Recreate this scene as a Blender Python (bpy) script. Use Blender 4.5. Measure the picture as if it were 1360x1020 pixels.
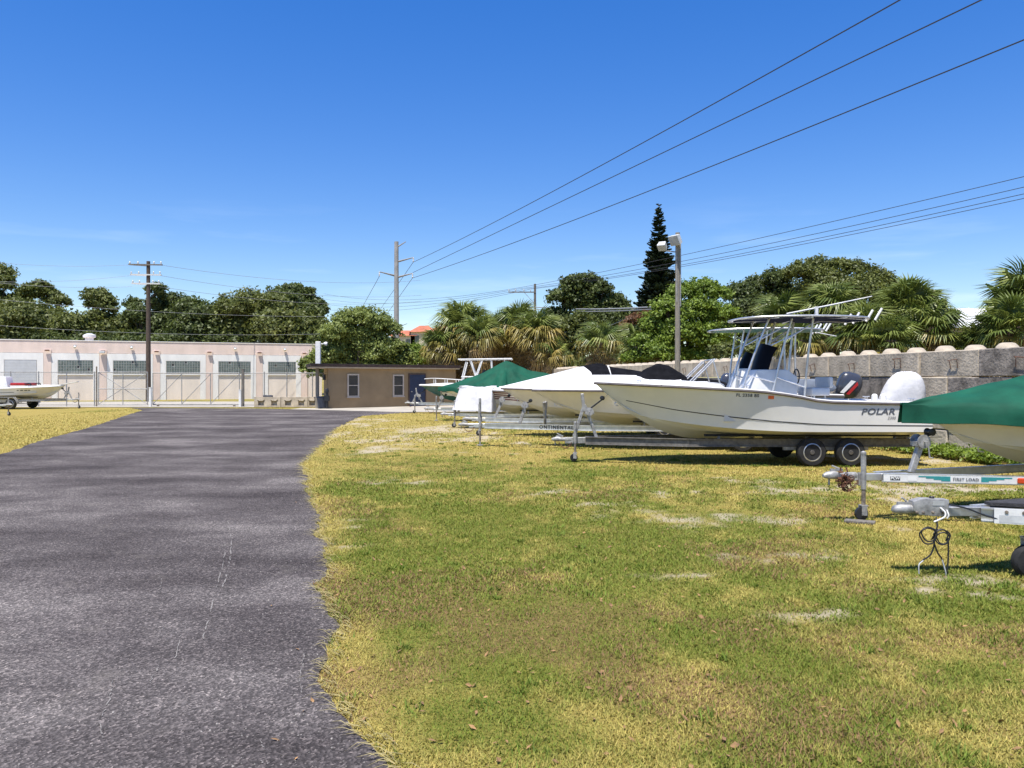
import bpy, bmesh, math, random
import numpy as np
from mathutils import Vector, Matrix
for _o in list(bpy.data.objects): bpy.data.objects.remove(_o)
random.seed(7); NR = np.random.default_rng(7)
S = bpy.context.scene; C = S.collection
R = math.radians
# ---------------------------------------------------------------- camera, sky, sun, exposure
F, HY, EYE = 1080.0, 503.0, 1.85            # focal length and horizon in photo pixels, eye height in metres
cam = bpy.data.cameras.new('camera'); camo = bpy.data.objects.new('camera', cam); C.objects.link(camo)
camo.location = (0, 0, EYE); camo.rotation_euler = (R(90), 0, 0)
cam.sensor_width = 36; cam.lens = 36*F/1360; cam.shift_y = -7/1360
cam.clip_start = .05; cam.clip_end = 9000; S.camera = camo
SUN = Vector((-.14, -.32, 1)).normalized()
w = bpy.data.worlds.new('World'); S.world = w; w.use_nodes = True
nt = w.node_tree; nt.nodes.clear()
out = nt.nodes.new('ShaderNodeOutputWorld'); bg = nt.nodes.new('ShaderNodeBackground'); sky = nt.nodes.new('ShaderNodeTexSky')
sky.sky_type = 'NISHITA'; sky.sun_disc = False; sky.sun_elevation = math.asin(SUN.z); sky.sun_rotation = math.atan2(SUN.x, SUN.y)
sky.altitude = 0; sky.air_density = 1.0; sky.dust_density = .1; sky.ozone_density = 3.0
bg.inputs['Strength'].default_value = .10
# thin high cloud wisps low over the horizon
tc = nt.nodes.new('ShaderNodeTexCoord'); mp = nt.nodes.new('ShaderNodeMapping'); mp.inputs['Scale'].default_value = (3, 3, 26); mp.inputs['Location'].default_value = (.3, 0, 1.2)
nz = nt.nodes.new('ShaderNodeTexNoise'); nz.inputs['Scale'].default_value = 1.6; nz.inputs['Detail'].default_value = 5; nz.inputs['Roughness'].default_value = .55
cr = nt.nodes.new('ShaderNodeValToRGB'); cr.color_ramp.elements[0].position = .55; cr.color_ramp.elements[1].position = .85
sx = nt.nodes.new('ShaderNodeSeparateXYZ'); zr = nt.nodes.new('ShaderNodeValToRGB')
e = zr.color_ramp.elements; e[0].position = .0; e[0].color = (.5,.5,.5,1); e[1].position = .22; e[1].color = (0,0,0,1)
mu = nt.nodes.new('ShaderNodeMath'); mu.operation = 'MULTIPLY'
mx = nt.nodes.new('ShaderNodeMix'); mx.data_type = 'RGBA'; mx.inputs['B'].default_value = (6.2, 7.0, 8.0, 1)
hs = nt.nodes.new('ShaderNodeHueSaturation'); hs.inputs['Saturation'].default_value = 1.60; hs.inputs['Hue'].default_value = .519; hs.inputs['Value'].default_value = 1.36
gm = nt.nodes.new('ShaderNodeGamma'); gm.inputs['Gamma'].default_value = .77
L = nt.links.new
L(tc.outputs['Generated'], mp.inputs['Vector']); L(mp.outputs['Vector'], nz.inputs['Vector']); L(nz.outputs['Fac'], cr.inputs['Fac'])
L(tc.outputs['Generated'], sx.inputs['Vector']); L(sx.outputs['Z'], zr.inputs['Fac'])
L(cr.outputs['Color'], mu.inputs[0]); L(zr.outputs['Color'], mu.inputs[1]); L(mu.outputs[0], mx.inputs['Factor'])
L(sky.outputs['Color'], gm.inputs['Color']); L(gm.outputs['Color'], hs.inputs['Color']); L(hs.outputs['Color'], mx.inputs['A']); L(mx.outputs['Result'], bg.inputs['Color']); L(bg.outputs['Background'], out.inputs['Surface'])
sl = bpy.data.lights.new('sun', 'SUN'); sl.energy = 4.2; sl.angle = R(.53); sl.color = (1, .955, .88)
so = bpy.data.objects.new('sun', sl); C.objects.link(so); so.rotation_euler = (-SUN).to_track_quat('-Z', 'Y').to_euler(); so.location = (0, 0, 40)
S.view_settings.view_transform = 'Standard'; S.view_settings.look = 'None'; S.view_settings.gamma = 1; S.view_settings.use_curve_mapping = False
S.view_settings.exposure = .90

# ---------------------------------------------------------------- helpers
def at(px, py, D): return Vector(((px-680)/F*D, D, EYE-(py-HY)/F*D))       # photo pixel at a known depth
def gd(px, py): D = EYE*F/(py-HY); return Vector(((px-680)/F*D, D, 0))       # photo pixel on the ground
def sm(a, b, x): t = np.clip((x-a)/(b-a), 0, 1); return t*t*(3-2*t)
def lerp(a, b, t): return a+(b-a)*t
def interp(pts, x): return float(np.interp(x, [p[0] for p in pts], [p[1] for p in pts]))

class MB:
    def __init__(s): s.v = []; s.f = []
    def add(s, vs, fs):
        o = len(s.v); s.v.extend([tuple(p) for p in vs]); s.f.extend([tuple(i+o for i in f) for f in fs]); return s
    def box(s, c, d, rot=None):
        c = Vector(c); vs = []
        for z in (-.5, .5):
            for x, y in ((-.5,-.5), (.5,-.5), (.5,.5), (-.5,.5)):
                p = Vector((x*d[0], y*d[1], z*d[2]))
                if rot is not None: p = rot @ p
                vs.append(c+p)
        return s.add(vs, [(3,2,1,0), (4,5,6,7), (0,1,5,4), (1,2,6,5), (2,3,7,6), (3,0,4,7)])
    def b2(s, lo, hi):
        return s.box([(a+b)/2 for a, b in zip(lo, hi)], [b-a for a, b in zip(lo, hi)])
    def bar(s, p, q, w, h, up=(0,0,1)):
        p, q = Vector(p), Vector(q); d = (q-p); l = d.length; d.normalize(); up = Vector(up)
        y = up.cross(d)
        if y.length < 1e-4: y = Vector((0,1,0)).cross(d)
        y.normalize(); z = d.cross(y)
        return s.box((p+q)/2, (l, w, h), Matrix((d, y, z)).transposed())
    def ibeam(s, p, q, w, h, t=.012):
        p, q = Vector(p), Vector(q); z = Vector((0,0,h/2-t/2))
        s.bar(p, q, t, h-2*t); s.bar(p+z, q+z, w, t); s.bar(p-z, q-z, w, t); return s
    def loft(s, rings, cap=True, close=True):
        n = len(rings[0]); vs = [p for r in rings for p in r]; fs = []
        for i in range(len(rings)-1):
            for j in range(n if close else n-1):
                a = i*n+j; b = i*n+(j+1) % n
                fs.append((a, b, b+n, a+n))
        if cap and close:
            fs.append(tuple(range(n-1, -1, -1))); k = (len(rings)-1)*n; fs.append(tuple(k+j for j in range(n)))
        return s.add(vs, fs)
    def tube(s, pts, r, n=8, cap=True):
        pts = [Vector(p) for p in pts]; m = len(pts); rs = r if isinstance(r, (list, tuple)) else [r]*m
        rings = []; prev = None
        for i, p in enumerate(pts):
            d = (pts[min(i+1, m-1)]-pts[max(i-1, 0)]).normalized()
            if prev is None:
                u = d.orthogonal().normalized()
            else:
                u = prev-d*prev.dot(d); u = u.normalized() if u.length > 1e-5 else d.orthogonal().normalized()
            prev = u; v = d.cross(u)
            rings.append([p+(u*math.cos(2*math.pi*k/n)+v*math.sin(2*math.pi*k/n))*rs[i] for k in range(n)])
        return s.loft(rings, cap)
    def lathe(s, c, ax, prof, n=24):           # prof: (radius, distance along the axis)
        c = Vector(c); ax = Vector(ax).normalized(); u = ax.orthogonal().normalized(); v = ax.cross(u)
        return s.loft([[c+ax*h+(u*math.cos(2*math.pi*k/n)+v*math.sin(2*math.pi*k/n))*r for k in range(n)] for r, h in prof])
    def prism(s, pts, off):                     # planar outline pushed along a vector
        n = len(pts); pts = [Vector(p) for p in pts]; off = Vector(off)
        return s.loft([pts, [p+off for p in pts]])
    def build(s, name, m, parent=None, smooth=30, bev=0, fix=True, seg=1):
        me = bpy.data.meshes.new(name); me.from_pydata(s.v, [], s.f)
        if fix or bev:
            b = bmesh.new(); b.from_mesh(me)
            if fix: bmesh.ops.recalc_face_normals(b, faces=b.faces[:])
            if bev:
                ed = [x for x in b.edges if len(x.link_faces) == 2 and x.calc_face_angle(0) > .6]
                bmesh.ops.bevel(b, geom=ed, offset=bev, segments=seg, affect='EDGES', profile=.6)
            b.to_mesh(me); b.free()
        if smooth: me.shade_smooth(); me.set_sharp_from_angle(angle=R(smooth))
        if m is not None: me.materials.append(M[m] if isinstance(m, str) else m)
        o = bpy.data.objects.new(name, me); C.objects.link(o)
        if parent is not None: o.parent = parent
        return o
def tag(o, label=None, cat=None, group=None, kind=None):
    if label: o['label'] = label
    if cat: o['category'] = cat
    if group: o['group'] = group
    if kind: o['kind'] = kind
    return o
def thing(name, label, cat, loc=(0,0,0), rz=0, group=None):
    o = bpy.data.objects.new(name, None); C.objects.link(o); o.location = loc; o.rotation_euler = (0, 0, rz); o.empty_display_size = .2
    return tag(o, label, cat, group)
def inst(src, parent, loc, rot=(0,0,0), sc=(1,1,1), name=None):
    o = src.copy(); C.objects.link(o); o.parent = parent; o.location = loc; o.rotation_euler = rot; o.scale = sc
    if name: o.name = name
    return o
def textmesh(txt, size, shear=0, space=1.0, bold=0):
    cu = bpy.data.curves.new('t', 'FONT'); cu.body = txt; cu.size = size; cu.shear = shear; cu.space_character = space; cu.align_x = 'CENTER'; cu.align_y = 'CENTER'; cu.offset = bold
    cu.resolution_u = 3
    o = bpy.data.objects.new('t', cu); C.objects.link(o); bpy.context.view_layer.update()
    me = o.to_mesh(); vs = [v.co.copy() for v in me.vertices]; fs = [tuple(p.vertices) for p in me.polygons]
    o.to_mesh_clear(); bpy.data.objects.remove(o); bpy.data.curves.remove(cu)
    return vs, fs
def flat_text(txt, size, m, parent, o, ux, uz, name='lettering', **k):
    vs, fs = textmesh(txt, size, **k); b = MB(); b.add([Vector(o)+Vector(ux)*v.x+Vector(uz)*v.y for v in vs], fs)
    return b.build(name, m, parent, smooth=0, fix=False)
def vnoise(x, y, seed=0):                      # smooth value noise in numpy
    x = np.asarray(x, float); y = np.asarray(y, float); xi = np.floor(x); yi = np.floor(y); fx = x-xi; fy = y-yi
    def h(a, b):
        v = np.sin(a*127.1+b*311.7+seed*74.7)*43758.5453; return v-np.floor(v)
    ux = fx*fx*(3-2*fx); uy = fy*fy*(3-2*fy)
    return (h(xi,yi)*(1-ux)+h(xi+1,yi)*ux)*(1-uy)+(h(xi,yi+1)*(1-ux)+h(xi+1,yi+1)*ux)*uy
def fbm(x, y, seed=0, o=4):
    t = 0; a = .5; n = 0
    for i in range(o): t = t+a*vnoise(x*2**i, y*2**i, seed+i*13); n += a; a *= .55
    return t/n

# ---------------------------------------------------------------- materials
M = {}
def mat(name, col, rough=.6, metal=0, var=.12, scale=4, bump=0, bscale=40, col2=None, f2=.5, coat=0, spec=.5, trans=0, stretch=(1,1,1), ior=1.45):
    m = bpy.data.materials.new(name); m.use_nodes = True; n = m.node_tree; b = n.nodes['Principled BSDF']; K = n.links.new
    t = n.nodes.new('ShaderNodeTexCoord'); mp = n.nodes.new('ShaderNodeMapping'); mp.inputs['Scale'].default_value = stretch
    K(t.outputs['Object'], mp.inputs['Vector'])
    a = n.nodes.new('ShaderNodeTexNoise'); a.inputs['Scale'].default_value = scale; a.inputs['Detail'].default_value = 6; a.inputs['Roughness'].default_value = .62
    K(mp.outputs['Vector'], a.inputs['Vector'])
    r = n.nodes.new('ShaderNodeValToRGB'); c2 = col2 if col2 else [c*(1-2.2*var) for c in col]
    r.color_ramp.elements[0].color = (*c2, 1); r.color_ramp.elements[1].color = (*[min(1, c*(1+var*.6)) for c in col], 1)
    r.color_ramp.elements[0].position = f2-.2; r.color_ramp.elements[1].position = f2+.2
    K(a.outputs['Fac'], r.inputs['Fac']); K(r.outputs['Color'], b.inputs['Base Color'])
    b.inputs['Roughness'].default_value = rough; b.inputs['Metallic'].default_value = metal; b.inputs['Specular IOR Level'].default_value = spec
    b.inputs['Coat Weight'].default_value = coat; b.inputs['Coat Roughness'].default_value = .08
    if trans: b.inputs['Transmission Weight'].default_value = trans; b.inputs['IOR'].default_value = ior
    if bump:
        q = n.nodes.new('ShaderNodeTexNoise'); q.inputs['Scale'].default_value = bscale; q.inputs['Detail'].default_value = 4; K(mp.outputs['Vector'], q.inputs['Vector'])
        u = n.nodes.new('ShaderNodeBump'); u.inputs['Strength'].default_value = bump; u.inputs['Distance'].default_value = .02
        K(q.outputs['Fac'], u.inputs['Height']); K(u.outputs['Normal'], b.inputs['Normal'])
    M[name] = m; return m
mat('gelcoat', (.76,.745,.70), .22, var=.03, scale=2, coat=.3)
mat('gelcoat_cream', (.74,.70,.61), .28, var=.05, scale=2, coat=.25)
mat('gelcoat_teal', (.05,.16,.17), .3, var=.1, scale=2, coat=.3)
mat('deck_white', (.70,.69,.66), .55, var=.06, scale=3, bump=.1, bscale=60)
mat('vinyl_white', (.78,.77,.74), .45, var=.05, scale=6)
mat('rub_rail', (.13,.11,.10), .5, var=.2)
mat('black_line', (.03,.03,.035), .4)
mat('lettering_grey', (.10,.11,.13), .4)
mat('orange_sticker', (.85,.16,.03), .5)
mat('alu', (.74,.74,.73), .38, .75, var=.12, scale=7, bump=.05, bscale=30)
mat('alu_dull', (.50,.50,.50), .5, .9, var=.2, scale=9, bump=.08, bscale=40)
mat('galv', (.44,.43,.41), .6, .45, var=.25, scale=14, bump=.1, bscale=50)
mat('galv_shaded', (.20,.185,.165), .7, .3, var=.25, scale=10, bump=.1, bscale=50)  # galvanized frame of the POLAR trailer, the hull's shade put into its colour
mat('white_metal', (.78,.77,.74), .45, var=.1, scale=8)
mat('rust', (.22,.09,.05), .85, var=.4, scale=25, bump=.5, bscale=60)
mat('rusty_steel', (.30,.25,.20), .7, .4, var=.35, scale=18, bump=.2, bscale=60)
mat('tyre', (.022,.022,.023), .85, var=.3, scale=12, bump=.2, bscale=90)
mat('rim', (.60,.60,.60), .4, .7, var=.15, scale=12)
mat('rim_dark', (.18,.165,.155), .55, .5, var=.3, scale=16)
mat('black_plastic', (.02,.02,.022), .45, var=.2)
mat('black_canvas', (.010,.010,.012), .9, var=.25, scale=5, bump=.3, bscale=25, spec=.05)
mat('navy_canvas', (.010,.014,.04), .85, var=.2, scale=5, bump=.2, bscale=30, spec=.1)
mat('teal_canvas', (.10,.30,.28), .7, var=.2, scale=5, bump=.2, bscale=30)
mat('green_canvas', (.004,.080,.045), .78, var=.20, scale=1.6, bump=.3, bscale=7, spec=.25)
mat('white_tarp', (.60,.595,.60), .7, var=.10, scale=4, bump=.7, bscale=6, spec=.2)
mat('maroon', (.16,.02,.05), .35, coat=.2)
mat('carpet', (.045,.043,.045), .95, var=.3, scale=20, bump=.5, bscale=120)
mat('grey_vinyl', (.22,.25,.30), .4, var=.12, scale=4)
mat('cowl_dark', (.05,.055,.07), .25, coat=.4, var=.1)
mat('red_paint', (.45,.02,.02), .35, coat=.2)
mat('red_lens', (.70,.07,.02), .25, coat=.5)
mat('teal_sticker', (.03,.30,.30), .45)
mat('tint', (.008,.008,.010), .4, var=0, spec=.05)
mat('strap', (.03,.03,.03), .8)
mat('strap_yellow', (.52,.40,.16), .8, var=.2, scale=20)
mat('concrete', (.54,.46,.355), .92, var=.20, scale=2.2, bump=.75, bscale=16)
mat('concrete_dark', (.33,.285,.24), .92, var=.35, scale=3, bump=.8, bscale=18)
mat('concrete_pale', (.60,.52,.41), .92, var=.16, scale=2.6, bump=.7, bscale=16)
mat('concrete_flat', (.42,.38,.31), .9, var=.14, scale=.7, bump=.2, bscale=30)
mat('slab', (.45,.44,.42), .85, var=.12, scale=8, bump=.2)
mat('stucco_pink', (.82,.66,.57), .9, var=.07, scale=1.2, bump=.2, bscale=30, stretch=(1,1,.35))
mat('stucco_white', (.87,.85,.81), .85, var=.06, scale=1.5, bump=.15, bscale=30, stretch=(1,1,.4))
mat('stucco_cream', (.84,.74,.64), .9, var=.06, scale=1.0, bump=.2, bscale=30, stretch=(1,1,.4))
mat('stucco_brown', (.34,.24,.13), .9, var=.10, scale=.9, bump=.3, bscale=40)
mat('roof_edge', (.07,.06,.055), .8, var=.2)
mat('roof_brown', (.11,.07,.055), .85, var=.2)
mat('trim_beige', (.55,.47,.38), .7, var=.08)
mat('glass', (.03,.035,.04), .06, var=.0, spec=.8)
mat('glass_block', (.17,.21,.20), .18, var=.25, scale=5)
mat('mortar', (.50,.49,.45), .9)
mat('broken_pane', (.012,.012,.014), .6)
mat('door_blue', (.020,.038,.085), .5, var=.15)
mat('door_grey', (.55,.56,.57), .55, var=.06, scale=2)
mat('wood_pole', (.105,.075,.055), .9, var=.3, scale=6, bump=.6, bscale=30, stretch=(6,6,.5))
mat('wood_pale', (.30,.265,.21), .9, var=.2, scale=6, bump=.5, bscale=30, stretch=(6,6,.5))
mat('wood_grey', (.20,.18,.155), .9, var=.25, scale=6, bump=.5, bscale=30, stretch=(6,6,.5))
mat('steel_pole', (.33,.32,.31), .8, var=.12, scale=2)
mat('insulator', (.55,.56,.57), .3)
mat('wire', (.045,.045,.05), .7, var=0)
mat('wire_pale', (.30,.31,.32), .6, var=0)
mat('lamp_box', (.62,.63,.62), .5, var=.12, scale=9)
mat('lamp_glass', (.45,.46,.45), .15)
mat('bin_grey', (.075,.08,.095), .6)
mat('roof_red', (.50,.16,.085), .85, var=.2, scale=.8)
mat('wall_beige', (.60,.53,.42), .9, var=.06)
mat('roof_white', (.80,.80,.80), .6, var=.06, scale=.6)
mat('bark', (.11,.085,.065), .95, var=.35, scale=9, bump=.7, bscale=30)
mat('bark_pale', (.24,.20,.16), .95, var=.3, scale=9, bump=.7, bscale=30)
mat('palm_trunk', (.15,.11,.075), .95, var=.4, scale=8, bump=.9, bscale=14)

def leafmat(name, a, b, tr=.35, rough=.55):    # colour runs from a to b over each leaf's own random value
    m = bpy.data.materials.new(name); m.use_nodes = True; n = m.node_tree; p = n.nodes['Principled BSDF']; K = n.links.new
    t = n.nodes.new('ShaderNodeAttribute'); t.attribute_name = 'rnd'
    r = n.nodes.new('ShaderNodeValToRGB'); r.color_ramp.elements[0].color = (*a, 1); r.color_ramp.elements[1].color = (*b, 1)
    K(t.outputs['Fac'], r.inputs['Fac']); K(r.outputs['Color'], p.inputs['Base Color']); p.inputs['Roughness'].default_value = rough
    d = n.nodes.new('ShaderNodeBsdfTranslucent'); K(r.outputs['Color'], d.inputs['Color'])
    x = n.nodes.new('ShaderNodeMixShader'); x.inputs[0].default_value = tr; K(p.outputs[0], x.inputs[1]); K(d.outputs[0], x.inputs[2])
    K(x.outputs[0], n.nodes['Material Output'].inputs['Surface']); M[name] = m
def palmmat(name, a, b, tr=.25):               # fronds share one mesh: the colour varies by object
    m = bpy.data.materials.new(name); m.use_nodes = True; n = m.node_tree; p = n.nodes['Principled BSDF']; K = n.links.new
    t = n.nodes.new('ShaderNodeObjectInfo'); r = n.nodes.new('ShaderNodeValToRGB'); r.color_ramp.elements[0].color = (*a, 1); r.color_ramp.elements[1].color = (*b, 1)
    K(t.outputs['Random'], r.inputs['Fac']); K(r.outputs['Color'], p.inputs['Base Color']); p.inputs['Roughness'].default_value = .45
    d = n.nodes.new('ShaderNodeBsdfTranslucent'); K(r.outputs['Color'], d.inputs['Color'])
    x = n.nodes.new('ShaderNodeMixShader'); x.inputs[0].default_value = tr; K(p.outputs[0], x.inputs[1]); K(d.outputs[0], x.inputs[2])
    K(x.outputs[0], n.nodes['Material Output'].inputs['Surface']); M[name] = m
leafmat('leaf_dark', (.036,.054,.013), (.145,.185,.042))
leafmat('leaf_oak', (.052,.072,.015), (.205,.230,.050))
leafmat('leaf_bright', (.085,.145,.014), (.27,.36,.045))
leafmat('leaf_light', (.09,.13,.022), (.34,.39,.10))
leafmat('leaf_rusty', (.12,.055,.025), (.26,.14,.06))
leafmat('needle', (.010,.022,.012), (.035,.060,.030), .15)
palmmat('frond_green', (.075,.115,.018), (.24,.275,.06))
palmmat('frond_yellow', (.22,.20,.045), (.42,.31,.08))
palmmat('frond_dead', (.24,.155,.06), (.46,.32,.14))
palmmat('branch_needle', (.014,.026,.014), (.042,.066,.030), .1)
# ================================================================ ground, driveway, street
EDGE_R = [(1.6,-4), (.6,0), (-.15,2.4), (-.61,3.86), (-.93,4.37), (-1.20,4.97), (-1.22,5.5), (-1.33,6.1), (-1.62,6.9), (-1.82,7.8), (-1.98,8.8), (-2.40,9.6), (-2.36,10.2), (-2.95,11.9), (-3.7,14.6), (-4.42,17.1), (-4.95,20.0), (-5.4,23), (-6.0,26.5), (-6.6,30.7), (-7.1,35.5), (-7.45,40), (-6.3,43.4), (-4.6,45.2)]
EDGE_L = [(-4.6,48.6), (-12.4,49.0), (-16.4,50.6), (-24.2,51.6), (-21.6,47.6), (-19.4,40.8), (-17.4,35), (-15.7,29.8), (-14.1,24.4), (-12.6,20.2), (-11.2,15), (-10.2,9), (-9.8,3), (-9.8,-4)]
def densify(P, step, amp, seed, f=1.3):
    o = []
    for (a, b) in zip(P[:-1], P[1:]):
        n = max(1, int(math.hypot(b[0]-a[0], b[1]-a[1])/step))
        for i in range(n):
            t = i/n; x = lerp(a[0], b[0], t); y = lerp(a[1], b[1], t)
            k = amp*(float(fbm(y*f*2, x*f, seed, 4))-.5)*2
            o.append((x+k, y))
    o.append(P[-1]); return o
DRIVE = np.array(densify(EDGE_R, .07, .16, 3)+densify(EDGE_L, .25, .12, 9))
def inside(P, x, y):
    r = np.zeros(x.shape, bool); n = len(P); j = n-1
    for i in range(n):
        xi, yi = P[i]; xj, yj = P[j]
        if yi != yj:
            r ^= ((yi > y) != (yj > y)) & (x < (xj-xi)*(y-yi)/(yj-yi)+xi)
        j = i
    return r
# bare sandy patches: photo pixel centre, half widths in pixels
SAND = [(520,574,95,6), (600,566,75,6), (470,562,55,5), (560,585,100,5), (500,600,80,5), (640,577,60,4), (480,585,50,5), (455,692,22,5), (470,700,14,3), (478,727,24,3), (412,704,16,6), (425,715,14,5), (860,688,60,9), (800,668,40,5), (1046,694,30,5), (1000,688,36,6),
        (1150,655,90,13), (1290,650,90,12), (1060,812,46,9), (1105,828,14,3), (930,765,40,7), (1330,772,60,9), (1250,770,50,6), (1300,785,60,8), (1090,740,40,7), (1010,740,40,6), (700,590,40,3), (1180,610,60,6), (1010,640,40,4), (720,655,50,5), (560,640,50,5), (900,655,60,5)]
def fields(x, y):
    """dryness, bare sand and brown thatch of the lawn at ground points"""
    dry = fbm(x*.42+3, y*.30, 21, 4); d2 = fbm(x*1.7, y*1.2, 33, 3); br = fbm(x*.8+9, y*.7, 51, 4)
    dist = np.maximum(y, 1)
    px = 680+x/dist*F; py = HY+EYE*F/dist
    d3 = fbm(x*5.5, y*4.2, 61, 3); D = .34*dry+.36*d2+.30*d3
    D = D+.13*sm(640, 560, py)*sm(300, 460, px)+.12*sm(430, 30, px)*sm(620,560,py)+.06*sm(900, 1200, px)*sm(900,640,py) - .07*sm(600,720,py)*sm(1150,700,px) + .05*sm(840,1000,py)
    ex = np.interp(y, [p[1] for p in EDGE_R], [p[0] for p in EDGE_R]); D = D+.16*sm(.55, .05, x-ex+(d3-.5)*.5)*(y < 44)
    sand = np.zeros_like(x)
    wob = fbm(x*1.9, y*1.1, 77, 4); wob2 = fbm(x*9, y*6, 79, 3)
    for (a, b, rx, ry) in SAND:
        g = gd(a, b); wx = rx/F*g.y; wy = g.y-gd(a, b+ry).y
        near = (abs(x-g.x) < wx*3.2) & (abs(y-g.y) < wy*3.2)
        if not near.any(): continue
        xx, yy = x[near], y[near]; f_ = 1/max(wx, .25)
        n1 = fbm(xx*f_*1.1+a, yy*f_*.55, 101, 4); n2 = fbm(xx*f_*1.1, yy*f_*.55+b, 131, 4)
        q = np.sqrt(((xx-g.x)/wx+(n1-.5)*4.2)**2+((yy-g.y)/wy+(n2-.5)*4.2)**2)+(wob2[near]-.5)*2.0
        sand[near] = np.maximum(sand[near], sm(1.2, .1, q)*(.95 if (a > 1130 and b > 600) else .75 if b > 600 else .9))
    sand = np.maximum(sand, sm(.70, .80, d2*.5+dry*.5)*.7)
    return np.clip(sm(.38, .66, D), 0, 1), np.clip(sand, 0, 1), sm(.50, .70, br)*sm(540, 760, py)*.75
def axis(lo, hi, step, far):
    a = list(np.arange(lo, hi, step)); s = step; x = a[-1]
    while x < far: s *= 1.35; x += s; a.append(x)
    s = step; x = lo
    while x > -far: s *= 1.35; x -= s; a.insert(0, x)
    return np.array(a)
ax_ = axis(-24, 15, .20, 3500)
ys = [-3.0]; st = .13
while ys[-1] < 62: ys.append(ys[-1]+max(.13, .011*max(ys[-1], 0)))
s_ = st; x_ = ys[-1]; st = .7
while x_ < 5000: st *= 1.35; x_ += st; ys.append(x_)
st = .5; x_ = -3.0
while x_ > -300: st *= 1.6; x_ -= st; ys.insert(0, x_)
ay_ = np.array(ys)
GX, GY = np.meshgrid(ax_, ay_); nx, ny = len(ax_), len(ay_)
gz = .03*(fbm(GX*.35, GY*.35, 5, 3)-.5)*sm(.5, 6, GY)*sm(58, 30, GY)
gz = np.where(inside(DRIVE, GX.ravel(), GY.ravel()).reshape(GX.shape), -.012, gz)
gz = np.minimum(gz, .02)
vs = np.stack([GX, GY, gz], -1).reshape(-1, 3)
ii = np.arange(nx*ny).reshape(ny, nx); fs = np.stack([ii[:-1,:-1], ii[:-1,1:], ii[1:,1:], ii[1:,:-1]], -1).reshape(-1, 4)
def npmesh(name, vs, fs, m, attrs={}, smooth=False):
    k = fs.shape[1]; me = bpy.data.meshes.new(name)
    me.vertices.add(len(vs)); me.vertices.foreach_set('co', np.ascontiguousarray(vs, np.float32).ravel())
    me.loops.add(fs.size); me.loops.foreach_set('vertex_index', np.ascontiguousarray(fs, np.int32).ravel())
    me.polygons.add(len(fs)); me.polygons.foreach_set('loop_start', np.arange(0, fs.size, k, dtype=np.int32)); me.polygons.foreach_set('loop_total', np.full(len(fs), k, np.int32))
    for nme, (dom, val) in attrs.items():
        at_ = me.attributes.new(nme, 'FLOAT_COLOR' if val.ndim == 2 else 'FLOAT', dom)
        at_.data.foreach_set('color' if val.ndim == 2 else 'value', np.ascontiguousarray(val, np.float32).ravel())
    me.update(calc_edges=True); me.validate()
    if smooth: me.shade_smooth()
    me.materials.append(M[m]); o = bpy.data.objects.new(name, me); C.objects.link(o); return o
dry, sand, brown = fields(vs[:,0], vs[:,1])
# lawn soil: thatch and sand under the blades
m = bpy.data.materials.new('lawn_soil'); m.use_nodes = True; n = m.node_tree; b = n.nodes['Principled BSDF']; K = n.links.new; M['lawn_soil'] = m
geo = n.nodes.new('ShaderNodeNewGeometry')
def attr(nm): a = n.nodes.new('ShaderNodeAttribute'); a.attribute_name = nm; return a.outputs['Fac']
def noise(scale, det=6, rough=.6, sc=(1,1,1)):
    q = n.nodes.new('ShaderNodeMapping'); q.inputs['Scale'].default_value = sc; K(geo.outputs['Position'], q.inputs['Vector'])
    a = n.nodes.new('ShaderNodeTexNoise'); a.inputs['Scale'].default_value = scale; a.inputs['Detail'].default_value = det; a.inputs['Roughness'].default_value = rough; K(q.outputs[0], a.inputs['Vector']); return a.outputs['Fac']
def ramp(f, *st):
    r = n.nodes.new('ShaderNodeValToRGB'); K(f, r.inputs['Fac']); e = r.color_ramp.elements
    while len(e) < len(st): e.new(.5)
    for x, (p, c) in zip(e, st): x.position = p; x.color = (*c, 1) if len(c) == 3 else c
    return r.outputs['Color']
def mix(f, a, b, mode='MIX'):
    x = n.nodes.new('ShaderNodeMix'); x.data_type = 'RGBA'; x.blend_type = mode
    if isinstance(f, float): x.inputs['Factor'].default_value = f
    else: K(f, x.inputs['Factor'])
    for s, v in (('A', a), ('B', b)):
        if isinstance(v, tuple): x.inputs[s].default_value = (*v, 1)
        else: K(v, x.inputs[s])
    return x.outputs['Result']
fine = noise(38, 5); mid = noise(6, 5)
green = ramp(fine, (.30, (.08,.095,.014)), (.55, (.18,.195,.028)), (.75, (.28,.27,.05)))
straw = ramp(fine, (.28, (.19,.14,.035)), (.52, (.38,.30,.075)), (.75, (.50,.41,.14)))
brn = ramp(fine, (.3, (.09,.055,.025)), (.7, (.24,.15,.07)))
snd = ramp(fine, (.25, (.28,.23,.15)), (.7, (.54,.47,.35)))
col = mix(attr('dry'), green, straw); col = mix(mid, col, mix(.45, col, brn)); col = mix(attr('brown'), col, mix(.6, col, brn)); col = mix(attr('sand'), col, snd)
K(col, b.inputs['Base Color']); b.inputs['Roughness'].default_value = .95; b.inputs['Specular IOR Level'].default_value = .1
u = n.nodes.new('ShaderNodeBump'); u.inputs['Strength'].default_value = .9; u.inputs['Distance'].default_value = .03; K(noise(55, 4), u.inputs['Height']); K(u.outputs[0], b.inputs['Normal'])
tag(npmesh('ground', vs, fs, 'lawn_soil', {'dry': ('POINT', dry), 'sand': ('POINT', sand), 'brown': ('POINT', brown)}, True), kind='structure')

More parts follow.
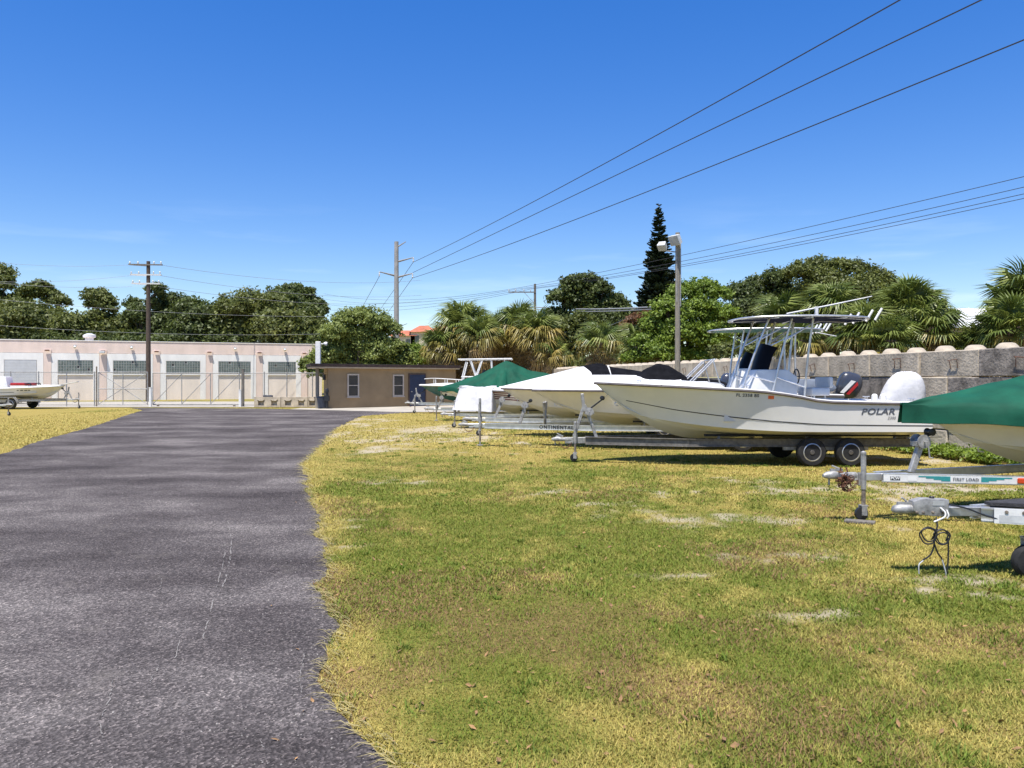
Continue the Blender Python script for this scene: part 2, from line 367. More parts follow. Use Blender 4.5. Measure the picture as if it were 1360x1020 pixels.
# asphalt
m = bpy.data.materials.new('asphalt'); m.use_nodes = True; n = m.node_tree; b = n.nodes['Principled BSDF']; K = n.links.new; M['asphalt'] = m
geo = n.nodes.new('ShaderNodeNewGeometry')
big = noise(.62, 7, .62, (.6, .9, 1)); agg = noise(70, 3, .7); agg2 = noise(34, 5, .75)
base = ramp(big, (.35, (.060,.052,.051)), (.50, (.104,.092,.089)), (.65, (.178,.160,.151)))
vo = n.nodes.new('ShaderNodeTexVoronoi'); vo.inputs['Scale'].default_value = 78; K(geo.outputs['Position'], vo.inputs['Vector'])
sp = ramp(vo.outputs['Color'], (.0, (.30,.30,.30)), (.55, (.85,.85,.85)), (.82, (1.7,1.66,1.62)), (1.0, (3.4,3.3,3.1)))
col = mix(.9, base, sp, 'MULTIPLY'); col = mix(.8, col, ramp(agg2, (.3, (.6,.6,.6)), (.7, (1.35,1.35,1.35))), 'MULTIPLY')
dn = noise(1.7, 6, .6)
col = mix(ramp(dn, (.60, (0,0,0)), (.78, (.45,.45,.45))), col, (.18,.16,.14))
K(col, b.inputs['Base Color']); b.inputs['Roughness'].default_value = .92; b.inputs['Specular IOR Level'].default_value = .08
u = n.nodes.new('ShaderNodeBump'); u.inputs['Strength'].default_value = .8; u.inputs['Distance'].default_value = .012; K(vo.outputs['Distance'], u.inputs['Height']); K(u.outputs[0], b.inputs['Normal'])
def sheet(name, P, z, m, kind='structure', parent=None):
    bm = bmesh.new(); f = bm.faces.new([bm.verts.new((x, y, z)) for x, y in P]); bmesh.ops.triangulate(bm, faces=[f]); bmesh.ops.recalc_face_normals(bm, faces=bm.faces[:])
    me = bpy.data.meshes.new(name); bm.to_mesh(me); bm.free(); me.materials.append(M[m]); o = bpy.data.objects.new(name, me); C.objects.link(o)
    for p in me.polygons:
        if p.normal.z < 0: me.flip_normals(); break
    if parent: o.parent = parent
    return tag(o, kind=kind)
drive = sheet('driveway', [tuple(p) for p in DRIVE], .006, 'asphalt')
# pale scrape lines scratched along the driveway
mat('scrape', (.24,.22,.20), .95, var=.3, scale=30)
def scrape(pts, wd):
    b = MB(); P = [gd(*p) for p in pts]; Q = []
    for a, c in zip(P[:-1], P[1:]):
        for i in range(10): Q.append(a.lerp(c, i/10)+Vector((random.uniform(-.007,.007), 0, 0)))
    for i, (a, c) in enumerate(zip(Q[:-1], Q[1:])):
        if random.random() < .35: continue
        h = wd*random.uniform(.1, .8)
        b.add([(a.x-h, a.y, .0105), (a.x+h, a.y, .0105), (c.x+h*.8, c.y, .0105), (c.x-h*.8, c.y, .0105)], [(0,1,2,3)])
    b.build('scrape_mark', 'scrape', drive, smooth=0, fix=False)
scrape([(303,692), (308,720), (305,745), (300,770), (292,792)], .011)
scrape([(296,700), (299,735), (290,775), (280,815), (268,855)], .008)
scrape([(211,886), (203,900), (197,912)], .009); scrape([(240,845), (232,880)], .006)
# street, sidewalk apron and office apron
sheet('street', [(-120,56.2), (-11.5,56.2), (-11.5,64.5), (-120,62)], .05, 'concrete_flat')
sheet('sidewalk', [(-60,52.3), (-16,52.3), (-16,56.1), (-60,56.1)], .028, 'concrete_flat')
sheet('apron', densify([(-13.2,48.6), (-10.2,47.0), (-6,44.5), (1.5,45.6)], .3, .25, 4)+[(1.5,51.5), (-4,56.3), (-11.0,50.5), (-13.2,50.8)], .024, 'concrete_flat')

# ---------------------------------------------------------------- grass blades
def blades(n, ylo, yhi, hgt, wid, seed, xmin=-24):
    r = np.random.default_rng(seed)
    y = 1/(1/ylo+(1/yhi-1/ylo)*r.random(n)) if yhi > 2*ylo else ylo+(yhi-ylo)*r.random(n)
    y = np.maximum(1.8, y+r.normal(size=n)*.06*y)
    x = np.where(r.random(n) < .78, (r.random(n)*1.36-.67)*y, (r.random(n)*.34+.68)*y)
    x = np.where(r.random(n) < .04, x+2.5, x)
    k = ~inside(DRIVE, x, y); x, y = x[k], y[k]
    k = (x > xmin); x, y = x[k], y[k]
    k = ~((y > 44) & (x > -14) & (x < 1.5)); x, y = x[k], y[k]
    d, s, b = fields(x, y)
    k = r.random(len(x)) > s*1.02; x, y, d, s, b = x[k], y[k], d[k], s[k], b[k]
    # tufts: thin out by a small-scale field
    k = r.random(len(x)) < .45+.9*vnoise(x*9, y*9, 3); x, y, d, s, b = x[k], y[k], d[k], s[k], b[k]
    m_ = len(x); a = r.random(m_)*2*np.pi; h = hgt*(.45+.8*r.random(m_))*(.7+.6*vnoise(x*3, y*3, 8)); ln = h*(.3+1.5*r.random(m_))
    dx, dy = np.cos(a), np.sin(a); wx, wy = -dy*wid*.5, dx*wid*.5
    vs = np.zeros((m_, 3, 3), np.float32)
    vs[:,0,0] = x-wx; vs[:,0,1] = y-wy; vs[:,1,0] = x+wx; vs[:,1,1] = y+wy; vs[:,2,0] = x+dx*ln; vs[:,2,1] = y+dy*ln; vs[:,2,2] = h
    q = np.clip(d+(r.random(m_)-.5)*.75, 0, 1)[:,None]; bb = (r.random(m_) < b*.55)[:,None]; v = (.7+.6*r.random(m_))[:,None]
    g = np.array([.145,.190,.022]); st = np.array([.45,.37,.105]); bn = np.array([.27,.165,.08])
    c = (g*(1-q)+st*q)*v; c = np.where(bb, bn*v, c)
    col = np.ones((m_, 3, 4), np.float32); col[:,:,:3] = c[:,None,:]
    return vs.reshape(-1, 3), col.reshape(-1, 4)
parts = [blades(60000, 2.0, 3.7, .022, .0075, 11, -9), blades(260000, 3.4, 6.5, .022, .0075, 1, -9), blades(300000, 6.2, 12, .026, .012, 2, -9), blades(200000, 11.5, 24, .033, .021, 3), blades(130000, 23, 52, .045, .045, 4)]
m = bpy.data.materials.new('grass'); m.use_nodes = True; n = m.node_tree; p = n.nodes['Principled BSDF']; K = n.links.new; M['grass'] = m
t = n.nodes.new('ShaderNodeAttribute'); t.attribute_name = 'tint'; K(t.outputs['Color'], p.inputs['Base Color']); p.inputs['Roughness'].default_value = .7; p.inputs['Specular IOR Level'].default_value = .25
d = n.nodes.new('ShaderNodeBsdfTranslucent'); K(t.outputs['Color'], d.inputs['Color']); x = n.nodes.new('ShaderNodeMixShader'); x.inputs[0].default_value = .3
K(p.outputs[0], x.inputs[1]); K(d.outputs[0], x.inputs[2]); K(x.outputs[0], n.nodes['Material Output'].inputs['Surface'])
rgk = np.random.default_rng(5); CX = []
for k in range(260):
    y = 3.5+rgk.random()**1.4*22; x = (rgk.random()*1.3-.66)*y
    CX.append((x, y))
for (px, py) in ((761,613), (643,589), (1135,692), (1075,618), (1120,620), (596,557), (548,547), (1350,780), (1290,690), (900,612), (1000,620)):
    g = gd(px, py)
    for k in range(5): CX.append((g.x+rgk.normal()*.12, g.y+rgk.normal()*.10))
cx = np.array(CX); per = 34; X = np.repeat(cx, per, 0); sp_ = np.repeat(.02+.05*rgk.random(len(cx)), per); X = X+rgk.normal(size=X.shape)*sp_[:,None]
X = X[~inside(DRIVE, X[:,0], X[:,1])]; m_ = len(X); a = rgk.random(m_)*6.283; h = .018+.034*rgk.random(m_); ln = h*(.3+1.1*rgk.random(m_)); wd_ = .003+.0007*X[:,1]
tv = np.zeros((m_, 3, 3), np.float32); tv[:,0,0] = X[:,0]+np.sin(a)*wd_; tv[:,0,1] = X[:,1]-np.cos(a)*wd_; tv[:,1,0] = X[:,0]-np.sin(a)*wd_; tv[:,1,1] = X[:,1]+np.cos(a)*wd_; tv[:,2,0] = X[:,0]+np.cos(a)*ln; tv[:,2,1] = X[:,1]+np.sin(a)*ln; tv[:,2,2] = h
tcol = np.ones((m_, 3, 4), np.float32); tcol[:,:,:3] = (np.array([.135,.19,.024])*(.6+.8*rgk.random(m_))[:,None])[:,None,:]
parts.append((tv.reshape(-1, 3), tcol.reshape(-1, 4)))
gv = np.concatenate([q[0] for q in parts]); gc = np.concatenate([q[1] for q in parts])
tag(npmesh('grass', gv, np.arange(len(gv)).reshape(-1, 3), 'grass', {'tint': ('POINT', gc)}), 'short sunburnt lawn grass with dry yellow patches', 'grass', kind='stuff')
# dry runners creeping over the driveway's edge
rv = MB(); ev = [p for p in densify(EDGE_R, .05, .16, 3) if 3 < p[1] < 30]
for (x, y) in ev:
    for k in range(3 if y < 14 else 1):
        l = random.uniform(.03, .18)*(1 if y < 14 else 1.6); a = random.uniform(-.9, .9)+math.pi; w_ = .0035 if y < 14 else .012
        q = Vector((x+random.uniform(0,.12), y+random.uniform(-.05,.05), .012)); e_ = q+Vector((math.cos(a)*l, math.sin(a)*l, random.uniform(.0,.02))); mdp = (q+e_)/2+Vector((0,0,.02))
        rv.add([q+Vector((0,-w_,0)), q+Vector((0,w_,0)), mdp+Vector((0,w_,0)), mdp-Vector((0,w_,0)), e_], [(0,1,2,3), (3,2,4)])
mat('runner', (.42,.35,.15), .9, var=.3, scale=20)
tag(rv.build('edge_grass', 'runner', smooth=0, fix=False), 'dry straw coloured runners creeping over the driveway edge', 'grass', kind='stuff')

scrape([(150,905), (146,930), (132,960), (138,985)], .008); scrape([(404,870), (398,905), (402,930)], .006); scrape([(560-215,985), (352,1000), (346,1018)], .006); scrape([(480-270,760), (215,772), (212,785)], .005)
# loose grit along the driveway and leaf litter on the lawn
rg = np.random.default_rng(91); gb = MB()
for k in range(1500):
    y = 3.5+rg.random()**1.6*14; x = (rg.random()*1.1-.66)*y
    ex = float(np.interp(y, [p[1] for p in EDGE_R], [p[0] for p in EDGE_R])); 
    if k % 3: x = ex-abs(rg.normal())*.45-.02
    if x > ex-.03: continue
    s_ = .003+.006*rg.random()**2; a = rg.random()*6
    c_, n_ = math.cos(a)*s_, math.sin(a)*s_
    gb.add([(x+c_,y+n_,.007), (x-n_,y+c_,.007), (x-c_*.8,y-n_*.8,.007), (x+n_*.9,y-c_*.9,.007), (x,y,.007+s_)], [(0,1,4), (1,2,4), (2,3,4), (3,0,4)])
mat('grit', (.34,.31,.28), .95, var=.4, scale=30); tag(gb.build('grit', 'grit', smooth=0, fix=False), 'loose pale grit scattered along the driveway edge', 'gravel', kind='stuff')
lb = MB()
for k in range(1300):
    y = 3.6+rg.random()**1.5*20; x = (rg.random()*1.3-.66)*y; ex = float(np.interp(y, [p[1] for p in EDGE_R], [p[0] for p in EDGE_R]))
    if x < ex-.5 or (x < ex and rg.random() < .8): continue
    s_ = .012+.016*rg.random(); a = rg.random()*6.28; u_ = Vector((math.cos(a), math.sin(a), rg.normal()*.4))*s_; v_ = Vector((-math.sin(a), math.cos(a), rg.normal()*.4))*s_*.45; c_ = Vector((x, y, .018 if x > ex else .012))
    lb.add([c_-u_, c_-v_+Vector((0,0,.004)), c_+u_, c_+v_], [(0,1,2,3)])
mat('litter', (.30,.17,.07), .9, var=.5, scale=14, col2=(.10,.06,.03)); tag(lb.build('leaf_litter', 'litter', smooth=0, fix=False), 'small dry brown leaves scattered over the lawn', 'leaves', kind='stuff')
# ================================================================ boats
class Hull:
    """x forward from the transom, y to port, z up from the keel"""
    def __init__(s, L, B, zs, ch=.30, chf=.90, stem=.32, flare=1.0, tr=.94):
        s.L, s.B, s.zs, s.ch, s.chf, s.st, s.fl, s.tr = L, B, zs, ch, chf, stem, flare, tr
        s.zb = interp(zs, 1)
    def keel(s, u):
        k = 1-s.st
        if u <= .7: return Vector((u/.7*k*s.L, 0, 0))
        v = (u-.7)/.3; return Vector(((k+s.st*v)*s.L, 0, s.zb*v**1.8))
    def chine(s, u):
        v = max(0, (u-.35)/.65); y = s.B/2*s.chf*(1-v**2.0); e = .62
        x = s.L*u*(1-.115*u*u); z = s.ch+(s.zb*e**1.8+.02-s.ch)*v**1.9
        return Vector((x, max(y, .004), z))
    def sheer(s, u):
        v = max(0, (u-.45)/.55); y = s.B/2*(s.tr+(1-s.tr)*float(sm(0, .45, u)))*(1-v**2.7)
        return Vector((u*s.L, max(y, .03), interp(s.zs, u)))
    def side(s, u, t):
        a, b = s.chine(u), s.sheer(u); p = a.lerp(b, t); k = 1+s.fl*max(0, (u-.35)/.65)*1.1
        p.y = a.y+(b.y-a.y)*t**k
        return p
    def ring(s, u):
        k, c = s.keel(u), s.chine(u); h = [s.side(u, t) for t in (1, .82, .62, .42, .22, .08)]+[c]
        m1 = k.lerp(c, .66)+Vector((0,0,-.012)); m2 = k.lerp(c, .33)
        h += [c+Vector((0,-.035 if c.y > .08 else 0,-.008)), m1, m1+Vector((0,-.02 if c.y > .1 else 0,.014)), m2, k]
        return h+[Vector((p.x, -p.y, p.z)) for p in reversed(h[:-1])]
    def us(s): return list(np.linspace(0, .6, 13))+list(np.linspace(.64, 1, 16))
    def drape(s, x, z, off=.006, side=1):      # point on the topside at a given x and z
        lo, hi = 0., 1.; u = min(1, x/s.L)
        for _ in range(6):
            lo, hi = 0., 1.
            for _ in range(18):
                md = (lo+hi)/2
                if s.side(u, md).z < z: lo = md
                else: hi = md
            p = s.side(u, lo); u = min(1, max(0, u+(x-p.x)/s.L))
        p = s.side(u, lo); return Vector((p.x, side*(p.y+off), p.z))
def build_hull(h, root, m, rail='rub_rail', railr=.028):
    b = MB(); rings = [h.ring(u) for u in h.us()]; b.loft(rings, cap=False, close=False); n = len(rings[0]); b.f.append(tuple(range(n)))
    hull = b.build('hull', m, root, smooth=28)
    if rail:
        t = MB(); P = [h.sheer(u)+Vector((0,.012,-.01)) for u in h.us()]; P += [Vector((p.x, -p.y, p.z)) for p in reversed(P)]; t.tube(P, railr, 6)
        t.build('rub_rail', rail, root)
    return hull
def build_deck(h, root, m, uf=.6, floor=.42, gw=.17, crown=.10, lip=.035, ur=.02, name='deck'):
    b = MB()
    def ring(u, closed, fl):
        p = h.sheer(u); y = p.y; x = p.x; z = p.z+lip; g = max(.02, y-gw)
        a = [(x, y, p.z-.01), (x, y*.995, p.z+lip*.7), (x, max(.01, y-.04), z), (x, g if g < y-.05 else y*.6, z+.005)]
        gi = a[-1][1]
        cn = crown*min(1, gi/(.55*h.B/2))
        if closed: a += [(x, gi*.75, z+cn*.55), (x, gi*.4, z+cn*.9), (x, 0, z+cn)]
        else: a += [(x, gi-.02, z-.03), (x, gi-.03, fl), (x, 0, fl)]
        return [Vector(q) for q in a]+[Vector((q[0], -q[1], q[2])) for q in reversed(a[:-1])]
    us = [u for u in h.us() if u < uf]
    R1 = [ring(u, False, floor) for u in us+[uf]]
    rr = [Vector((p.x, p.y, max(p.z, h.sheer(0).z+lip) if abs(p.y) < h.sheer(0).y-.05 else p.z)) for p in R1[0]]
    rings = [rr]+[[q+Vector((.06,0,0)) for q in R1[0]]]+R1[1:]
    rings += [[q+Vector((.004,0,0)) for q in ring(uf, True, 0)]]+[ring(u, True, 0) for u in h.us() if u > uf+.01]
    b.loft(rings, cap=False, close=False)
    return b.build(name, m, root, smooth=32)
def stripe(h, root, t0, t1, m, u0=0, u1=.97, name='pinstripe', off=.004, sides=(1,-1)):
    b = MB()
    for sd in sides:
        rows = []
        for u in np.linspace(u0, u1, 34):
            a, c = h.side(u, interp(t0, u)), h.side(u, interp(t1, u))
            rows.append([Vector((a.x, sd*(a.y+off), a.z)), Vector((c.x, sd*(c.y+off), c.z))])
        b.loft(rows, cap=False, close=False)
    return b.build(name, m, root, fix=False)
def hull_text(h, root, txt, x, z, size, m, shear=0, space=1, bold=0, sx=1, name='lettering', slope=0):
    vs, fs = textmesh(txt, size, shear, space, bold); b = MB()
    b.add([h.drape(x-v.x*sx, z+v.y+slope*v.x) for v in vs], fs); return b.build(name, m, root, smooth=0, fix=False)
def superring(c, u, v, a, b_, p, n=20):
    o = []
    for k in range(n):
        t = 2*math.pi*k/n; cs, sn = math.cos(t), math.sin(t)
        o.append(Vector(c)+Vector(u)*(a*math.copysign(abs(cs)**(2/p), cs))+Vector(v)*(b_*math.copysign(abs(sn)**(2/p), sn)))
    return o
def outboard(root, x0, z0, cowl='cowl_dark', decal=None, tilt=.12, k=1.0):
    """motor clamped on the transom top at (x0, z0); aft is -x"""
    o = bpy.data.objects.new('outboard_motor', None)
    T = Matrix.Translation((x0, 0, z0)) @ Matrix.Rotation(-tilt, 4, 'Y')
    def tr(b): b.v = [tuple(T @ (Vector(p)*k)) for p in b.v]; return b
    b = MB()
    prof = [(.05, .13, .20, -.30), (.12, .20, .27, -.31), (.30, .22, .31, -.33), (.46, .215, .31, -.34), (.60, .19, .28, -.34), (.68, .14, .22, -.34), (.715, .06, .12, -.33)]
    b.loft([superring((cx, 0, z), (1,0,0), (0,1,0), lx, ly, 3.2) for (z, ly, lx, cx) in prof])
    mo = tr(b).build('outboard_motor', cowl, root, smooth=40)
    b = MB(); b.loft([superring((-.30, 0, z), (1,0,0), (0,1,0), lx, ly, 3) for z, lx, ly in ((.10,.15,.12), (-.1,.13,.10), (-.55,.11,.07), (-.72,.11,.05))])
    b.b2((-.16,-.12,-.28), (-.02,.12,.10)); tr(b).build('midsection', cowl, mo, smooth=40)
    b = MB(); b.b2((-.62,-.12,-.62), (-.18,.12,-.60)); b.lathe((-.05,0,-.80), (-1,0,0), [(.01,-.05), (.045,.05), (.055,.25), (.045,.42), (.02,.5)], 12); b.prism([(-.2,0,-.8), (-.38,0,-.8), (-.36,0,-1.02), (-.27,0,-1.0)], (0,.012,0))
    tr(b).build('gearcase', cowl, mo, smooth=40)
    b = MB()
    for j in range(3):
        a = j*2.094; b.prism([(-.50,.03*math.cos(a),-.80+.03*math.sin(a)), (-.46,.17*math.cos(a-.35),-.80+.17*math.sin(a-.35)), (-.53,.18*math.cos(a+.3),-.80+.18*math.sin(a+.3))], (-.012,0,0))
    tr(b).build('propeller', 'alu_dull', mo)
    if decal:
        for dm, pts in decal:
            for sd in (1, -1): b = MB(); b.prism([(x, sd*.2245, z) for x, z in pts], (0, sd*.004, 0)); tr(b).build('decal', dm, mo, smooth=0)
    return mo
def pipes(name, root, segs, r, m='alu', n=8, split=False):
    if split:
        for s in segs: MB().tube(s, r, n).build(name, m, root)
        return
    b = MB()
    for s in segs: b.tube(s, r, n)
    return b.build(name, m, root)
def curve(pts, n=6):                            # Catmull-Rom through points
    P = [Vector(p) for p in pts]; P = [2*P[0]-P[1]]+P+[2*P[-1]-P[-2]]; o = []
    for i in range(1, len(P)-2):
        for k in range(n):
            t = k/n; a, b, c, d = P[i-1:i+3]
            o.append(.5*((2*b)+(c-a)*t+(2*a-5*b+4*c-d)*t*t+(3*b-a-3*c+d)*t**3))
    return o+[P[-2]]
def t_top(root, x0, x1, hw, z, legs, canvas, holders=True, pr=.022):
    """legs: (foot x, foot y, foot z, top x)"""
    tt = None
    out_ = [superring(((x0+x1)/2, 0, z), (1,0,0), (0,1,0), (x1-x0)/2, hw, 3.4, 36)][0]
    for p in out_: p.z += .03*(1-((p.x-(x0+x1)/2)/((x1-x0)/2))**2)
    b = MB(); b.tube(out_+[out_[0]], .021, 8, cap=False)
    for f in (.25, .5, .75):
        x = lerp(x0, x1, f); b.tube([(x, -hw*.97, z), (x, 0, z+.06), (x, hw*.97, z)], pr, 8)
    for sd in (1, -1): b.tube([(x0+.05, sd*hw*.5, z), ((x0+x1)/2, sd*hw*.5, z+.05), (x1-.05, sd*hw*.5, z)], pr, 8)
    tt = b.build('t_top', 'alu', root)
    c = MB(); N = 14; rows = []
    for i in range(N+1):
        f = i/N*2-1; row = []
        for j in range(9):
            g = j/8*2-1; x = (x0+x1)/2+(x1-x0)/2*f*.985; lim = hw*.985*(max(0, 1-abs(f)**3.4))**(1/3.4)
            row.append(Vector((x, g*lim, z+.028*(1-f*f)+.012*(1-g*g)-.004)))
        rows.append(row)
    c.loft(rows, cap=False, close=False); rows2 = [[p-Vector((0,0,.018)) for p in r_] for r_ in rows]; c.loft(rows2, cap=False, close=False)
    c.build('canopy', canvas, tt, fix=False)
    for (fx, fy, fz, tx) in legs:
        for sd in (1, -1):
            b = MB(); b.tube(curve([(fx, sd*fy, fz), (lerp(fx, tx, .5)+.02, sd*(fy+.02), lerp(fz, z, .5)), (tx, sd*(fy+.06), z)], 5), .024, 8)
            b.lathe((fx, sd*fy, fz), (0,0,1), [(.05, 0), (.05, .012), (.03, .02)], 10); b.build('leg', 'alu', tt)
    for sd in (1, -1):
        for (l0, l1) in zip(legs[:-1], legs[1:]):
            b = MB()
            b.tube([(lerp(l0[0], l0[3], .72), sd*(l0[1]+.04), lerp(l0[2], z, .72)), (lerp(l1[0], l1[3], .94), sd*(l1[1]+.05), lerp(l1[2], z, .94))], .016, 6); b.build('brace', 'alu', tt); b = MB()
            b.tube([(lerp(l0[0], l0[3], .22), sd*(l0[1]+.01), lerp(l0[2], z, .22)), (lerp(l1[0], l1[3], .15), sd*(l1[1]+.01), lerp(l1[2], z, .15))], .016, 6); b.build('brace', 'alu', tt)
    if holders:
        for j, yy in enumerate((-.8, -.35, .35, .8)):
            b = MB(); q = Vector((x0+.02, yy*hw, z)); d = Vector((-.12, 0, .20)); b.tube([q-d*.25, q+d], [.026]*2, 10); b.build('rod_holder', 'white_metal', tt)
    return tt
def console(root, x0, x1, hw, z0, z1, wtop, m='vinyl_white', tint=True):
    """x0 aft, x1 forward; windscreen on top up to wtop"""
    b = MB(); h = z1-z0
    side = [(x0, z0), (x1, z0), (x1+.03, z0+h*.55), (x1-.18, z1), (x0+.22, z1), (x0, z1-.16)]
    b.prism([(x, -hw, z) for x, z in side], (0, 2*hw, 0)); c = b.build('console', m, root, bev=.03, seg=2)
    b = MB(); rows = []
    for i in range(13):
        a = (i/12-.5)*2; y = a*hw*.95; bx = x1-.20-.24*abs(a)**3
        rows.append([Vector((bx, y, z1-.01)), Vector((bx-.10, y*.97, z1+(wtop-z1)*.55)), Vector((bx-.21, y*.9, wtop-.10*abs(a)**2.5))])
    b.loft(rows, cap=False, close=False); b.loft([[p+Vector((-.008,0,0)) for p in r_] for r_ in rows], cap=False, close=False); b.build('windscreen', 'tint' if tint else 'glass', c, fix=False)
    b = MB(); b.lathe((x0-.02, 0, z1-.2), (-1,0,.5), [(.02,0), (.02,.1)], 8); ring_ = [Vector((x0-.12, .18*math.cos(t), z1-.15+.18*math.sin(t)*.9)) for t in np.linspace(0, 2*math.pi, 21)]; b.tube(ring_, .014, 6, cap=False)
    for t in (0, 2.09, 4.19): b.tube([(x0-.11,0,z1-.155), (x0-.12, .18*math.cos(t), z1-.15+.16*math.sin(t))], .01, 6)
    b.build('steering_wheel', 'black_plastic', c)
    return c
def cleat(root, x, y, z):
    b = MB(); b.tube([(x-.08,y,z+.05), (x,y,z+.045), (x+.08,y,z+.05)], .012, 6); b.tube([(x-.025,y,z), (x-.025,y,z+.045)], .012, 6); b.tube([(x+.025,y,z), (x+.025,y,z+.045)], .012, 6); b.build('cleat', 'alu', root)
def bow_eye(h, root, u=.90):
    p = h.keel(u); b = MB(); b.tube([p+Vector((.0,0,.05)), p+Vector((.07,0,.02)), p+Vector((.06,0,-.03)), p+Vector((-.01,0,-.04))], .012, 6); b.build('bow_eye', 'alu', root)
def cover(h, name, label, cat, root_loc, rz, m, ridge, u0=-.03, u1=1.02, skirt=.2, out_=.05, seed=1, wr=.02, power=1.5, flare=.02, peak=None, group=None, parent=None, nu=60):
    """cloth over a hull: ridge = (u, height above keel) of the centre line; hangs skirt below the sheer"""
    rows = []; b = MB()
    for i in range(nu+1):
        u = lerp(u0, u1, i/nu); uc = min(1, max(0, u)); p = h.sheer(uc); x = u*h.L; y = p.y+out_; zr_ = interp(ridge, u)
        row = []; endf = float(sm(.0, .03, min(u-u0, u1-u)))
        half = []
        for j in range(3): t = j/2; half.append(Vector((x+flare*(1-t)*float(sm(.88,1,u)), (y+flare*(1-t))*(.35+.65*endf) if u > .5 else y+flare*(1-t), p.z-skirt*(1-t)+.02)))
        for j in range(1, 11):
            t = j/10; zz = p.z+.05+(zr_-p.z-.05)*(t**power if power > 1 else t**power)
            half.append(Vector((x, y*(1-t)*(.35+.65*endf) if u > .5 else y*(1-t), zz)))
        full = half+[Vector((q.x, -q.y, q.z)) for q in reversed(half[:-1])]
        for j, q in enumerate(full):
            t = j/(len(full)-1); fold = math.sin(u*47+6*abs(t-.5))*.5+math.sin(u*23-9*abs(t-.5)+seed)*.6
            pl = .016*math.sin(u*83+seed)*max(0, 1-min(t, 1-t)*9)*(wr > .015); q.y += pl*(1 if t < .5 else -1); w_ = wr*fold*(.4+1.2*abs(t-.5))+wr*2.2*(float(fbm(u*9+seed, t*7, seed, 3))-.5); q.z += w_*(.25+min(1, 3*min(t, 1-t))); q.y += w_*.6*(1 if t < .5 else -1)
        if peak is not None:
            for q in full:
                dx_, dz_ = q.x-peak, abs(q.y); ds = math.hypot(dx_, dz_); an = math.atan2(dz_, dx_); k_ = float(sm(.1, 1.3, ds))*float(sm(3.4, 1.6, ds)); q.z += .085*k_*(math.sin(an*13+.6*math.sin(an*5))+.6*math.sin(an*29+1))
        rows.append(full)
    b.loft(rows, cap=False, close=False)
    inn = [[q*1.0+Vector((0,(-.006 if q.y > 0 else .006),-.006)) for q in r_] for r_ in rows]; b.loft(inn, cap=False, close=False)
    if parent is not None: return b.build(name, m, parent, smooth=60, fix=False)
    o = b.build(name, m, None, smooth=60, fix=False); o.location = root_loc; o.rotation_euler = (0, 0, rz); return tag(o, label, cat, group)

# ================================================================ trailers
def tyre(parent, x, y, r, wd=.2, rim='rim', spokes=8):
    b = MB(); sg = 1 if y > 0 else -1
    b.lathe((x, y, r), (0,sg,0), [(r*.60,-wd/2), (r*.88,-wd/2), (r*.97,-wd*.38), (r,-wd*.2), (r,wd*.2), (r*.97,wd*.38), (r*.88,wd/2), (r*.64,wd/2), (r*.60,wd*.42)], 32)
    w_ = b.build('wheel', 'tyre', parent, smooth=40)
    b = MB(); b.lathe((x, y, r), (0,sg,0), [(r*.615,wd*.36), (r*.63,wd*.47), (r*.57,wd*.50), (r*.54,wd*.36)], 32); b.build('rim', 'rim', w_)
    b = MB(); b.lathe((x, y, r), (0,sg,0), [(r*.28,wd*.05), (r*.28,wd*.30), (r*.17,wd*.33), (r*.15,wd*.48), (r*.05,wd*.5), (.002,wd*.5)], 20)
    for k in range(spokes):
        a = 2*math.pi*k/spokes; c, s = math.cos(a), math.sin(a)
        b.bar((x+c*r*.25, y+sg*wd*.26, r+s*r*.25), (x+c*r*.58, y+sg*wd*.32, r+s*r*.58), r*.15, .02, up=(0,sg,0))
    b.build('hub', rim, w_)
    return w_
def jack(parent, x, y, ztop, zbot, m='galv', wheel=True, crank=True, side=1):
    b = MB(); b.tube([(x,y,zbot+.40), (x,y,ztop)], .034, 10); b.lathe((x,y,ztop), (0,0,1), [(.036,0), (.036,.03), (.01,.045)], 10)
    if crank: b.tube([(x,y,ztop-.06), (x,y+side*.12,ztop-.06), (x+.02,y+side*.12,ztop-.2)], .009, 6)
    b.box((x, y-side*.05, (ztop+zbot)/2+.1), (.10,.06,.16)); j = b.build('jack', m, parent)
    b = MB(); b.tube([(x,y,zbot+.13), (x,y,zbot+.42)], .027, 10); b.build('jack_leg', 'rusty_steel', j)
    if wheel:
        b = MB(); b.lathe((x+.03,y-.03,zbot+.085), (0,1,0), [(.03,0), (.083,.006), (.085,.015), (.085,.045), (.083,.054), (.03,.06)], 20); b.build('jack_wheel', 'black_plastic', j)
        b = MB(); b.box((x+.01,y-.045,zbot+.13), (.07,.012,.13)); b.box((x+.01,y+.045,zbot+.13), (.07,.012,.13)); b.box((x,y,zbot+.19), (.08,.1,.015)); b.tube([(x+.03,y-.06,zbot+.085), (x+.03,y+.06,zbot+.085)], .012, 8); b.build('jack_fork', 'galv', j)
    else:
        b = MB(); b.box((x,y,zbot+.012), (.16,.16,.02)); b.tube([(x,y,zbot), (x,y,zbot+.2)], .02, 8); b.build('jack_foot', 'galv', j)
    return j
def coupler(parent, x, z, m='galv', k=1):
    b = MB(); rings = [superring((x-d, 0, z+dz), (0,1,0), (0,0,1), a, c, 2.6, 14) for d, a, c, dz in ((-.02,.03,.02,0), (.03,.055,.045,.005), (.12,.06,.055,.01), (.2,.045,.045,0), (.42,.045,.045,0))]
    b.loft(rings); b.box((x-.16,0,z+.075), (.16,.03,.03)); b.tube([(x-.2,0,z+.09), (x-.10,0,z+.13)], .012, 6); b.tube([(x-.06,0,z-.12), (x-.06,0,z-.03)], .012, 6)
    return b.build('coupler', m, parent)
